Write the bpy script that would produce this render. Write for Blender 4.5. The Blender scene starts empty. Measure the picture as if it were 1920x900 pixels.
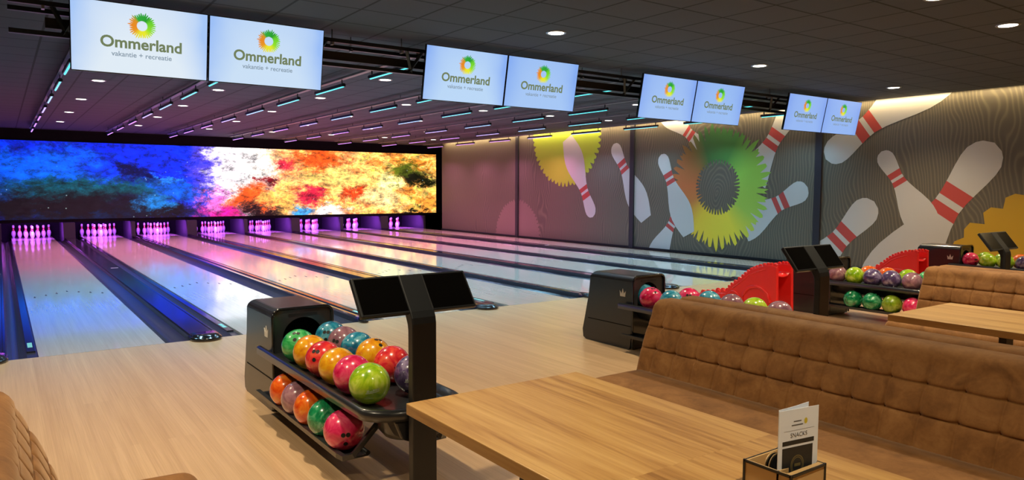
import bpy, bmesh, math, random
from mathutils import Vector, Matrix
random.seed(7)
PI = math.pi
C = bpy.context.scene.collection
sc = bpy.context.scene

# ------------------------------------------------------------------ camera
CAM = Vector((-0.2347, -7.7587, 1.5373))
YAW, PITCH, ROLL, FPX = 0.6162, 0.0703, 0.0037, 1354.685
fw = Vector((math.sin(YAW)*math.cos(PITCH), math.cos(YAW)*math.cos(PITCH), -math.sin(PITCH)))
r0 = Vector((math.cos(YAW), -math.sin(YAW), 0)); u0 = r0.cross(fw)
rt = r0*math.cos(ROLL) + u0*math.sin(ROLL); up = u0*math.cos(ROLL) - r0*math.sin(ROLL)
cd = bpy.data.cameras.new('camera'); cam = bpy.data.objects.new('camera', cd); C.objects.link(cam)
M = Matrix((( rt.x, up.x, -fw.x, CAM.x), (rt.y, up.y, -fw.y, CAM.y), (rt.z, up.z, -fw.z, CAM.z), (0, 0, 0, 1)))
cam.matrix_world = M
cd.sensor_fit = 'HORIZONTAL'; cd.sensor_width = 36; cd.lens = FPX/1920*36; cd.clip_start = 0.05; cd.clip_end = 80
sc.camera = cam

# ------------------------------------------------------------------ view, world, light levels
sc.view_settings.view_transform = 'Standard'; sc.view_settings.look = 'None'
sc.view_settings.gamma = 1; sc.view_settings.use_curve_mapping = False; sc.view_settings.exposure = 0
w = bpy.data.worlds.new('world'); sc.world = w; w.use_nodes = True
w.node_tree.nodes['Background'].inputs[0].default_value = (0.5, 0.55, 0.7, 1)
w.node_tree.nodes['Background'].inputs[1].default_value = 0.02
SPOT_W = 215         # each ceiling downlight over the seating and approach
SPOT_LANE_W = 17     # each downlight over the lanes
TUBE_NEAR, TUBE_FAR = 1.5, 1.7
TUBE_W_NEAR, TUBE_W_FAR = 27.0, 42.0     # lamp inside each tube
SCREEN_E, TV_E = 1.55, 0.95
COVE_W = 26
PIN_W = 75
WARM = (1.0, 0.82, 0.55)

# ------------------------------------------------------------------ node helpers
def new_mat(name):
    m = bpy.data.materials.new(name); m.use_nodes = True
    nt = m.node_tree; return m, nt, nt.nodes['Principled BSDF']
def pbr(name, col, rough=0.5, metal=0.0, coat=0.0, spec=0.5, coat_rough=0.05, sheen=0.0):
    m, nt, b = new_mat(name)
    b.inputs['Base Color'].default_value = (*col, 1); b.inputs['Roughness'].default_value = rough
    b.inputs['Metallic'].default_value = metal; b.inputs['Coat Weight'].default_value = coat
    b.inputs['Coat Roughness'].default_value = coat_rough; b.inputs['Specular IOR Level'].default_value = spec
    b.inputs['Sheen Weight'].default_value = sheen
    return m
def emi(name, col, s):
    m, nt, b = new_mat(name)
    b.inputs['Base Color'].default_value = (0, 0, 0, 1); b.inputs['Roughness'].default_value = 0.4
    b.inputs['Emission Color'].default_value = (*col, 1); b.inputs['Emission Strength'].default_value = s
    return m
class NT:
    def __init__(s, nt): s.nt = nt
    def n(s, t, **k):
        x = s.nt.nodes.new(t)
        for a, v in k.items(): setattr(x, a, v)
        return x
    def l(s, a, b): s.nt.links.new(a, b)
    def obj(s): return s.n('ShaderNodeTexCoord').outputs['Object']
    def mapp(s, vec, scale=(1, 1, 1), loc=(0, 0, 0), rot=(0, 0, 0)):
        m = s.n('ShaderNodeMapping'); m.inputs['Scale'].default_value = scale
        m.inputs['Location'].default_value = loc; m.inputs['Rotation'].default_value = rot
        s.l(vec, m.inputs['Vector']); return m.outputs[0]
    def noise(s, vec, scale, detail=4, rough=0.5, dist=0.0):
        x = s.n('ShaderNodeTexNoise'); x.inputs['Scale'].default_value = scale
        x.inputs['Detail'].default_value = detail; x.inputs['Roughness'].default_value = rough
        x.inputs['Distortion'].default_value = dist; s.l(vec, x.inputs['Vector']); return x
    def ramp(s, fac, stops, interp='LINEAR'):
        r = s.n('ShaderNodeValToRGB'); e = r.color_ramp.elements; r.color_ramp.interpolation = interp
        while len(e) < len(stops): e.new(0.5)
        for i, (p, c) in enumerate(stops): e[i].position = p; e[i].color = (*c, 1)
        s.l(fac, r.inputs[0]); return r.outputs[0]
    def mix(s, fac, a, b, mode='MIX'):
        x = s.n('ShaderNodeMix', data_type='RGBA', blend_type=mode)
        for i, v in ((0, fac), (6, a), (7, b)):
            if hasattr(v, 'links'): s.l(v, x.inputs[i])
            else: x.inputs[i].default_value = v if i == 0 else (*v, 1)
        return x.outputs[2]
    def math(s, op, a, b=0.0, c=0.0, clamp=False):
        x = s.n('ShaderNodeMath', operation=op, use_clamp=clamp)
        for i, v in enumerate((a, b, c)):
            if hasattr(v, 'links'): s.l(v, x.inputs[i])
            else: x.inputs[i].default_value = v
        return x.outputs[0]
    def vmath(s, op, a, b=(0, 0, 0)):
        x = s.n('ShaderNodeVectorMath', operation=op)
        for i, v in enumerate((a, b)):
            if hasattr(v, 'links'): s.l(v, x.inputs[i])
            else: x.inputs[i].default_value = v
        return x.outputs['Value'] if op == 'LENGTH' else x.outputs[0]
    def mrange(s, v, a, b, c=0, d=1, smooth=True):
        x = s.n('ShaderNodeMapRange'); x.interpolation_type = 'SMOOTHSTEP' if smooth else 'LINEAR'
        s.l(v, x.inputs['Value'])
        for k, q in (('From Min', a), ('From Max', b), ('To Min', c), ('To Max', d)): x.inputs[k].default_value = q
        return x.outputs[0]
    def bump(s, h, strength=0.3, dist=0.01):
        b = s.n('ShaderNodeBump'); b.inputs['Strength'].default_value = strength; b.inputs['Distance'].default_value = dist
        s.l(h, b.inputs['Height']); return b.outputs[0]

# ------------------------------------------------------------------ materials
def wood_boards(name, light, dark, board=0.027, rough=0.2, length=1.2, coat=0.0, crough=0.06):
    m, nt, b = new_mat(name); N = NT(nt); v = N.obj()
    sw = N.mapp(v, rot=(0, 0, PI/2))
    br = N.n('ShaderNodeTexBrick'); br.offset = 0.37; br.squash = 1
    N.l(sw, br.inputs['Vector']); br.inputs['Scale'].default_value = 1
    br.inputs['Brick Width'].default_value = length; br.inputs['Row Height'].default_value = board
    br.inputs['Mortar Size'].default_value = 0.0006; br.inputs['Mortar Smooth'].default_value = 0.5; br.inputs['Bias'].default_value = 0.0
    br.inputs['Color1'].default_value = (0, 0, 0, 1); br.inputs['Color2'].default_value = (1, 1, 1, 1); br.inputs['Mortar'].default_value = (0.2, 0.2, 0.2, 1)
    grain = N.noise(N.mapp(v, (34, 0.9, 1)), 1.0, 5, 0.6, 0.5)
    g2 = N.noise(N.mapp(v, (170, 1.3, 1)), 1.0, 3, 0.6)
    f = N.math('MULTIPLY_ADD', br.outputs['Color'], 0.13, N.math('ADD', N.math('MULTIPLY', grain.outputs[0], 0.45), N.math('MULTIPLY', g2.outputs[0], 0.45)), clamp=True)
    c = N.ramp(f, [(0.30, dark), (0.72, light)])
    N.l(c, b.inputs['Base Color']); b.inputs['Roughness'].default_value = rough
    b.inputs['Coat Weight'].default_value = coat; b.inputs['Coat Roughness'].default_value = crough
    return m
M_APP = wood_boards('approach_wood', (0.70, 0.48, 0.28), (0.47, 0.29, 0.15), rough=0.30, board=0.05, length=3.0, coat=0.35, crough=0.26)
M_LANE = wood_boards('lane_wood', (0.70, 0.62, 0.52), (0.55, 0.47, 0.38), rough=0.15, length=3.0, coat=0.7)
def oak():
    m, nt, b = new_mat('oak_table'); N = NT(nt); v = N.obj()
    br = N.n('ShaderNodeTexBrick'); br.offset = 0.0
    N.l(N.mapp(v, rot=(0, 0, PI/2), loc=(0, 0.04, 0)), br.inputs['Vector']); br.inputs['Scale'].default_value = 1
    br.inputs['Brick Width'].default_value = 9; br.inputs['Row Height'].default_value = 0.17
    br.inputs['Mortar Size'].default_value = 0.0008; br.inputs['Color1'].default_value = (0, 0, 0, 1); br.inputs['Color2'].default_value = (1, 1, 1, 1)
    br.inputs['Mortar'].default_value = (0, 0, 0, 1)
    off = N.vmath('MULTIPLY', br.outputs['Color'], (3.1, 5.7, 2.0)); vv = N.vmath('ADD', v, off)
    g1 = N.noise(N.mapp(vv, (8, 0.55, 8)), 1.0, 4, 0.55, 1.4); g2 = N.noise(N.mapp(vv, (70, 3, 70)), 1.0, 4, 0.65)
    f = N.math('ADD', N.math('MULTIPLY', g1.outputs[0], 0.65), N.math('MULTIPLY', g2.outputs[0], 0.35))
    f = N.math('MULTIPLY_ADD', br.outputs['Color'], 0.12, f)
    c = N.ramp(f, [(0.34, (0.17, 0.070, 0.016)), (0.45, (0.36, 0.180, 0.048)), (0.56, (0.50, 0.280, 0.088)), (0.74, (0.62, 0.385, 0.140))])
    kn = N.n('ShaderNodeTexVoronoi'); N.l(N.mapp(v, (4.2, 1.9, 1)), kn.inputs['Vector']); kn.inputs['Scale'].default_value = 1.0
    k = N.mrange(kn.outputs['Distance'], 0.02, 0.075, 1, 0)
    c = N.mix(N.math('MULTIPLY', k, 0.7), c, (0.14, 0.055, 0.02))
    N.l(c, b.inputs['Base Color']); b.inputs['Roughness'].default_value = 0.38
    N.l(N.bump(g2.outputs[0], 0.08, 0.004), b.inputs['Normal'])
    return m
M_OAK = oak()
def suede(name='suede'):
    m, nt, b = new_mat(name); N = NT(nt); v = N.obj()
    n1 = N.noise(v, 7, 5, 0.6, 0.8); n2 = N.noise(v, 55, 3, 0.6)
    f = N.math('ADD', N.math('MULTIPLY', n1.outputs[0], 0.8), N.math('MULTIPLY', n2.outputs[0], 0.2))
    c = N.ramp(f, [(0.32, (0.15, 0.060, 0.014)), (0.5, (0.235, 0.100, 0.026)), (0.7, (0.33, 0.155, 0.048))])
    N.l(c, b.inputs['Base Color']); b.inputs['Roughness'].default_value = 0.75; b.inputs['Sheen Weight'].default_value = 0.35
    b.inputs['Sheen Roughness'].default_value = 0.4; b.inputs['Sheen Tint'].default_value = (1, 0.75, 0.5, 1)
    b.inputs['Specular IOR Level'].default_value = 0.3
    N.l(N.bump(n2.outputs[0], 0.15, 0.003), b.inputs['Normal'])
    return m
M_SUEDE = suede()
def ceiling_mat():
    m, nt, b = new_mat('ceiling_tile'); N = NT(nt); v = N.obj()
    br = N.n('ShaderNodeTexBrick'); br.offset = 0.0
    N.l(N.mapp(v, loc=(0.39, 0.63, 0)), br.inputs['Vector']); br.inputs['Scale'].default_value = 1
    br.inputs['Brick Width'].default_value = 0.604; br.inputs['Row Height'].default_value = 0.6
    br.inputs['Mortar Size'].default_value = 0.013; br.inputs['Mortar Smooth'].default_value = 0.1
    br.inputs['Color1'].default_value = (0.046, 0.052, 0.060, 1); br.inputs['Color2'].default_value = (0.052, 0.056, 0.064, 1)
    br.inputs['Mortar'].default_value = (0.002, 0.002, 0.002, 1)
    N.l(br.outputs['Color'], b.inputs['Base Color']); b.inputs['Roughness'].default_value = 0.85
    return m
M_CEIL = ceiling_mat()
def mural_wood():
    m, nt, b = new_mat('printed_wood_grain'); N = NT(nt); v = N.obj()
    wv = N.n('ShaderNodeTexWave', wave_type='RINGS', rings_direction='X', wave_profile='SIN')
    warp = N.noise(N.mapp(v, (1, 0.5, 0.28)), 1.0, 3, 0.5)
    p = N.vmath('ADD', N.mapp(v, (0, 1.0, 0.42), loc=(0, -3.2, -0.5)), N.vmath('MULTIPLY', N.vmath('SUBTRACT', warp.outputs['Color'], (0.5, 0.5, 0.5)), (0, 1.6, 1.0)))
    N.l(p, wv.inputs['Vector']); wv.inputs['Scale'].default_value = 5.2; wv.inputs['Distortion'].default_value = 0.6
    wv.inputs['Detail'].default_value = 1; wv.inputs['Detail Scale'].default_value = 0.6
    c = N.ramp(wv.outputs[0], [(0.2, (0.118, 0.100, 0.074)), (0.7, (0.135, 0.114, 0.083)), (0.98, (0.180, 0.152, 0.106))])
    N.l(c, b.inputs['Base Color']); b.inputs['Roughness'].default_value = 0.55
    return m
M_MURAL = mural_wood()
def ring_mat(name, cy, cz, emission=0.0, warp=0.5):
    # colours turn around the ring: orange left, dark green top, lime right, yellow bottom (wall seen along +x: left = +y)
    m, nt, b = new_mat(name); N = NT(nt); v = N.obj()
    s = N.n('ShaderNodeSeparateXYZ'); N.l(v, s.inputs[0])
    if emission: a = N.math('ARCTAN2', N.math('SUBTRACT', s.outputs[2], cz), N.math('SUBTRACT', s.outputs[0], cy))
    else: a = N.math('ARCTAN2', N.math('SUBTRACT', s.outputs[2], cz), N.math('SUBTRACT', cy, s.outputs[1]))
    f = N.math('DIVIDE', N.math('ADD', a, PI), 2*PI)   # 0 left, .25 bottom, .5 right, .75 top
    if emission:
        st = [(0.0, (0.85, 0.26, 0.02)), (0.1, (0.85, 0.32, 0.02)), (0.2, (0.85, 0.80, 0.03)), (0.3, (0.85, 0.85, 0.03)), (0.42, (0.30, 0.78, 0.03)), (0.58, (0.14, 0.66, 0.03)), (0.66, (0.02, 0.36, 0.03)), (0.84, (0.03, 0.42, 0.05)), (0.9, (0.75, 0.30, 0.02)), (1.0, (0.85, 0.26, 0.02))]
    else:
        st = [(0.0, (0.60, 0.17, 0.05)), (0.08, (0.62, 0.22, 0.05)), (0.17, (0.85, 0.58, 0.04)), (0.33, (0.88, 0.70, 0.05)), (0.41, (0.40, 0.60, 0.08)), (0.56, (0.28, 0.56, 0.07)), (0.67, (0.06, 0.22, 0.04)), (0.80, (0.05, 0.16, 0.04)), (0.9, (0.36, 0.15, 0.04)), (1.0, (0.60, 0.17, 0.05))]
    c = N.ramp(f, st)
    if emission:
        b.inputs['Base Color'].default_value = (0, 0, 0, 1); N.l(c, b.inputs['Emission Color']); b.inputs['Emission Strength'].default_value = emission
    else:
        N.l(c, b.inputs['Base Color'])
    b.inputs['Roughness'].default_value = 0.5
    return m
M_BLACK = pbr('black_metal', (0.010, 0.012, 0.015), 0.38)
M_BLACKG = pbr('black_gloss', (0.010, 0.010, 0.012), 0.16, coat=0.5)
M_MATTE = pbr('matte_black', (0.008, 0.008, 0.009), 0.8, spec=0.1)
M_HOOD = pbr('hood_charcoal', (0.020, 0.022, 0.026), 0.32, coat=0.45, coat_rough=0.12)
M_GREY = pbr('grey_metal', (0.30, 0.30, 0.31), 0.35, 0.7)
M_LOGO = pbr('pale_grey_logo', (0.72, 0.70, 0.66), 0.4)
M_CAP = pbr('capping_charcoal', (0.020, 0.020, 0.030), 0.15, coat=0.6, coat_rough=0.08)
M_GUT = pbr('gutter_charcoal', (0.038, 0.035, 0.045), 0.25, coat=0.3, coat_rough=0.15)
M_POST = pbr('post_navy', (0.022, 0.020, 0.030), 0.5)
M_RED = pbr('red_plastic', (0.83, 0.022, 0.022), 0.32, coat=0.1)
M_WHITE = pbr('mural_white', (0.56, 0.54, 0.52), 0.55)
M_STRIPE = pbr('mural_red', (0.50, 0.065, 0.055), 0.55)
M_LIMEP = pbr('mural_lime', (0.42, 0.56, 0.035), 0.55)
M_ROSEP = pbr('mural_taupe', (0.235, 0.17, 0.14), 0.55)
M_GOLDP = pbr('mural_gold', (0.55, 0.33, 0.02), 0.55)
M_PIN = pbr('pin_white', (0.85, 0.85, 0.85), 0.18, coat=0.4)
M_PINR = pbr('pin_red', (0.8, 0.03, 0.03), 0.2, coat=0.4)
M_DARKWALL = pbr('dark_wall', (0.02, 0.02, 0.022), 0.8, spec=0.2)
M_BEHIND = pbr('warm_wall', (0.26, 0.22, 0.18), 0.8)
M_PAPER = pbr('menu_paper', (0.78, 0.84, 0.95), 0.5)
M_INK = pbr('menu_dark', (0.018, 0.020, 0.022), 0.5)
M_INKG = pbr('menu_gold', (0.16, 0.13, 0.05), 0.5)
M_INKT = pbr('menu_text', (0.10, 0.10, 0.11), 0.6)
M_INKY = pbr('menu_yellow', (0.6, 0.5, 0.03), 0.6)
M_HWOOD = pbr('holder_wood', (0.55, 0.36, 0.16), 0.5)
M_GREEN = pbr('sticker_green', (0.25, 0.6, 0.5), 0.4)
M_KICK = pbr('kickback_panel', (0.055, 0.05, 0.07), 0.45)
M_RAIL = pbr('rail_grey', (0.16, 0.15, 0.16), 0.4)
M_BROWN = pbr('dark_board', (0.020, 0.015, 0.011), 0.6)
M_DL = emi('downlight_disc', (1.0, 0.93, 0.80), 9)
M_COVE = emi('cove_strip', (1.0, 0.80, 0.38), 2.6)
M_GLASS = pbr('terminal_glass', (0.002, 0.002, 0.002), 0.12, spec=0.35)
M_UV = emi('deck_lamp', (0.45, 0.08, 1.0), 3)
def marble(name, a, b_, c_):
    m, nt, b = new_mat('ball_'+name); N = NT(nt); v = N.obj()
    oi = N.n('ShaderNodeObjectInfo'); vv = N.vmath('ADD', v, N.vmath('MULTIPLY', oi.outputs['Random'], (5, 3, 7)))
    n1 = N.noise(vv, 9, 4, 0.55, 1.6)
    c = N.ramp(n1.outputs[0], [(0.34, a), (0.52, b_), (0.66, c_)])
    N.l(c, b.inputs['Base Color']); b.inputs['Roughness'].default_value = 0.22
    b.inputs['Coat Weight'].default_value = 0.8; b.inputs['Coat Roughness'].default_value = 0.04
    return m
BALL = dict(
    green=marble('green', (0.01, 0.20, 0.05), (0.03, 0.40, 0.10), (0.12, 0.55, 0.20)),
    emerald=marble('emerald', (0.0, 0.10, 0.035), (0.01, 0.26, 0.09), (0.15, 0.50, 0.28)),
    yellow=marble('yellow', (0.62, 0.20, 0.005), (0.80, 0.36, 0.01), (0.85, 0.55, 0.02)),
    red=marble('red', (0.50, 0.006, 0.02), (0.75, 0.03, 0.04), (0.85, 0.12, 0.06)),
    pink=marble('pink', (0.55, 0.005, 0.06), (0.78, 0.03, 0.14), (0.85, 0.12, 0.22)),
    lime=marble('lime', (0.20, 0.42, 0.005), (0.42, 0.62, 0.02), (0.62, 0.78, 0.12)),
    olive=marble('olive', (0.14, 0.26, 0.005), (0.26, 0.38, 0.02), (0.36, 0.48, 0.06)),
    blue=marble('blue', (0.005, 0.10, 0.22), (0.02, 0.26, 0.42), (0.20, 0.50, 0.62)),
    mauve=marble('mauve', (0.20, 0.09, 0.13), (0.32, 0.15, 0.20), (0.44, 0.24, 0.28)),
    purple=marble('purple', (0.03, 0.02, 0.07), (0.10, 0.06, 0.17), (0.30, 0.24, 0.40)),
    orange=marble('orange', (0.65, 0.05, 0.005), (0.82, 0.13, 0.01), (0.88, 0.28, 0.03)))
M_HOLE = pbr('finger_hole_black', (0.004, 0.004, 0.004), 0.6)
M_BALLMARK = pbr('ball_mark', (0.75, 0.8, 0.7), 0.4)

def screen_art():
    m, nt, b = new_mat('led_wall_picture'); N = NT(nt); v = N.obj()
    w1 = N.noise(N.mapp(v, (0.7, 0, 1.3)), 1.0, 10, 0.68, 0.6)
    w2 = N.noise(N.mapp(v, (3.2, 0, 5.5), loc=(7, 0, 2)), 1.0, 12, 0.75, 0.8)
    p = N.vmath('ADD', v, N.vmath('MULTIPLY', N.vmath('SUBTRACT', w1.outputs['Color'], (0.5, 0.5, 0.5)), (2.6, 0, 1.5)))
    p = N.vmath('ADD', p, N.vmath('MULTIPLY', N.vmath('SUBTRACT', w2.outputs['Color'], (0.5, 0.5, 0.5)), (1.3, 0, 0.95)))
    w3 = N.noise(N.mapp(v, (16, 0, 24), loc=(1, 0, 5)), 1.0, 8, 0.8, 0.3)
    p = N.vmath('ADD', p, N.vmath('MULTIPLY', N.vmath('SUBTRACT', w3.outputs['Color'], (0.5, 0.5, 0.5)), (0.9, 0, 0.6)))
    s = N.n('ShaderNodeSeparateXYZ'); N.l(p, s.inputs[0])
    X = N.math('DIVIDE', N.math('ADD', s.outputs[0], 1.6), 15.7)
    q = lambda x: (x+1.6)/15.7
    c = N.ramp(X, [(q(-1.4), (0, 0.035, 0.55)), (q(2.5), (0, 0.05, 0.78)), (q(4.8), (0, 0.07, 0.88)), (q(5.35), (0.22, 0.16, 0.9)),
                   (q(5.75), (1, 0.93, 1)), (q(7.3), (1, 0.96, 0.92)), (q(7.9), (1, 0.62, 0.36)), (q(9.4), (1, 0.55, 0.22)),
                   (q(10.4), (1, 0.72, 0.38)), (q(11.3), (0.98, 0.82, 0.28)), (q(12.6), (0.80, 0.72, 0.14)), (q(14.0), (0.62, 0.60, 0.10))])
    fn = N.noise(N.mapp(v, (1.5, 0, 2.6), loc=(4, 0, 1)), 1.0, 12, 0.72, 1.0)
    fire = N.ramp(fn.outputs[0], [(0.30, (0.10, 0.015, 0.01)), (0.40, (0.75, 0.14, 0.02)), (0.47, (1.0, 0.42, 0.10)), (0.53, (1.0, 0.68, 0.34)), (0.60, (0.92, 0.78, 0.16)), (0.70, (1.0, 0.92, 0.62))])
    c = N.mix(N.mrange(s.outputs[0], 6.9, 8.6, 0, 0.7), c, fire)
    blobs = [((0.0, 0.20, 0.85), 1.0, 2.1, 2.0, 0.55), ((0.0, 0.06, 0.80), 3.2, 2.3, 1.2, 0.4), ((0.0, 0.16, 0.22), 2.0, 1.45, 2.7, 0.42),
             ((0.015, 0.014, 0.02), 0.5, 0.95, 3.4, 0.55), ((0.012, 0.014, 0.022), 3.6, 0.75, 2.0, 0.42), ((0.0, 0.03, 0.10), 1.8, 0.62, 1.6, 0.16),
             ((0.0, 0.20, 0.75), 4.5, 1.45, 0.9, 0.3), ((0.02, 0.30, 0.65), 3.7, 1.0, 0.6, 0.28), ((0.05, 0.38, 0.9), 4.1, 1.85, 0.5, 0.16),
             ((0.0, 0.015, 0.15), 3.4, 2.05, 0.5, 0.28), ((0.80, 0.03, 0.45), 6.0, 0.75, 0.75, 0.42), ((0.9, 0.3, 0.75), 5.7, 1.2, 0.4, 0.4),
             ((0.9, 0.20, 0.03), 6.9, 1.15, 0.8, 0.45), ((1.0, 0.62, 0.20), 7.8, 1.1, 0.5, 0.6), ((0.03, 0.006, 0.006), 7.15, 0.68, 0.6, 0.26),
             ((0.35, 0.015, 0.03), 7.35, 1.75, 0.35, 0.2), ((0.85, 0.06, 0.14), 8.05, 2.45, 0.4, 0.25), ((0.88, 0.20, 0.03), 9.3, 2.55, 1.0, 0.4),
             ((0.95, 0.75, 0.3), 10.2, 1.9, 1.4, 0.3), ((0.12, 0.50, 0.85), 8.35, 0.75, 0.38, 0.25), ((0.78, 0.04, 0.12), 8.8, 1.25, 0.45, 0.3),
             ((0.97, 0.93, 0.93), 9.5, 0.75, 0.75, 0.25), ((0.88, 0.13, 0.02), 10.6, 1.3, 0.5, 0.32), ((1.0, 0.80, 0.45), 11.8, 1.15, 0.9, 0.55),
             ((1.0, 0.93, 0.50), 12.0, 1.75, 0.6, 0.3), ((0.20, 0.24, 0.02), 12.6, 2.2, 0.8, 0.35), ((0.015, 0.02, 0.006), 13.3, 1.95, 0.9, 0.27),
             ((0.85, 0.45, 0.10), 13.5, 0.95, 0.6, 0.25), ((0.02, 0.02, 0.008), 13.0, 0.66, 0.55, 0.12)]
    for col, cx, cz, rx, rz in blobs:
        d = N.vmath('LENGTH', N.vmath('MULTIPLY', N.vmath('SUBTRACT', p, (cx, 0, cz)), (1/rx, 0, 1/rz)))
        c = N.mix(N.mrange(d, 1.35, 0.45), c, col)
    g = N.noise(N.mapp(v, (2.4, 0, 4.4), loc=(3, 0, 9)), 1.0, 12, 0.8, 0.25)
    c = N.mix(1.0, c, N.ramp(g.outputs[0], [(0.36, (0.25, 0.25, 0.26)), (0.48, (0.85, 0.85, 0.85)), (0.60, (1.4, 1.4, 1.4))]), 'MULTIPLY')
    vo = N.n('ShaderNodeTexVoronoi'); N.l(N.mapp(v, (5, 0, 5)), vo.inputs['Vector']); vo.inputs['Scale'].default_value = 1.0; vo.inputs['Randomness'].default_value = 1
    sp = N.mrange(vo.outputs['Distance'], 0.05, 0.12, 1, 0)
    sel = N.n('ShaderNodeSeparateColor'); N.l(vo.outputs['Color'], sel.inputs[0])
    sp = N.math('MULTIPLY', sp, N.math('GREATER_THAN', sel.outputs[0], 0.6))
    c = N.mix(N.math('MULTIPLY', sp, 0.8), c, N.mix(0.5, c, (0.8, 1.0, 1.0)))
    c = N.mix(0.72, c, N.mix(1.0, c, c, 'MULTIPLY'))
    b.inputs['Base Color'].default_value = (0.005, 0.005, 0.005, 1); b.inputs['Roughness'].default_value = 0.5
    N.l(c, b.inputs['Emission Color']); b.inputs['Emission Strength'].default_value = SCREEN_E
    return m
M_ART = screen_art()
def tv_mat(k, mid, edge):
    m, nt, b = new_mat('monitor_picture'); N = NT(nt); v = N.obj()
    s = N.n('ShaderNodeSeparateXYZ'); N.l(v, s.inputs[0])
    d = N.math('POWER', N.math('ABSOLUTE', N.math('DIVIDE', s.outputs[0], 0.56)), 3)
    f = N.math('ADD', d, N.math('MULTIPLY', N.math('DIVIDE', s.outputs[2], 0.31), 0.25), clamp=True)
    n = N.noise(v, 3, 2); f = N.math('MULTIPLY', f, N.math('ADD', n.outputs[0], 0.5), clamp=True)
    N.l(N.mix(f, mid, edge), b.inputs['Emission Color']); b.inputs['Emission Strength'].default_value = TV_E
    b.inputs['Base Color'].default_value = (0, 0, 0, 1); b.inputs['Roughness'].default_value = 0.4
    return m
M_TVTEXT = emi('logo_olive', (0.17, 0.22, 0.11), 0.95)
M_TVTEXT2 = emi('logo_slate', (0.24, 0.32, 0.40), 0.95)
M_TVRING = ring_mat('logo_ring', 0, 0, emission=0.95)

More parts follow.
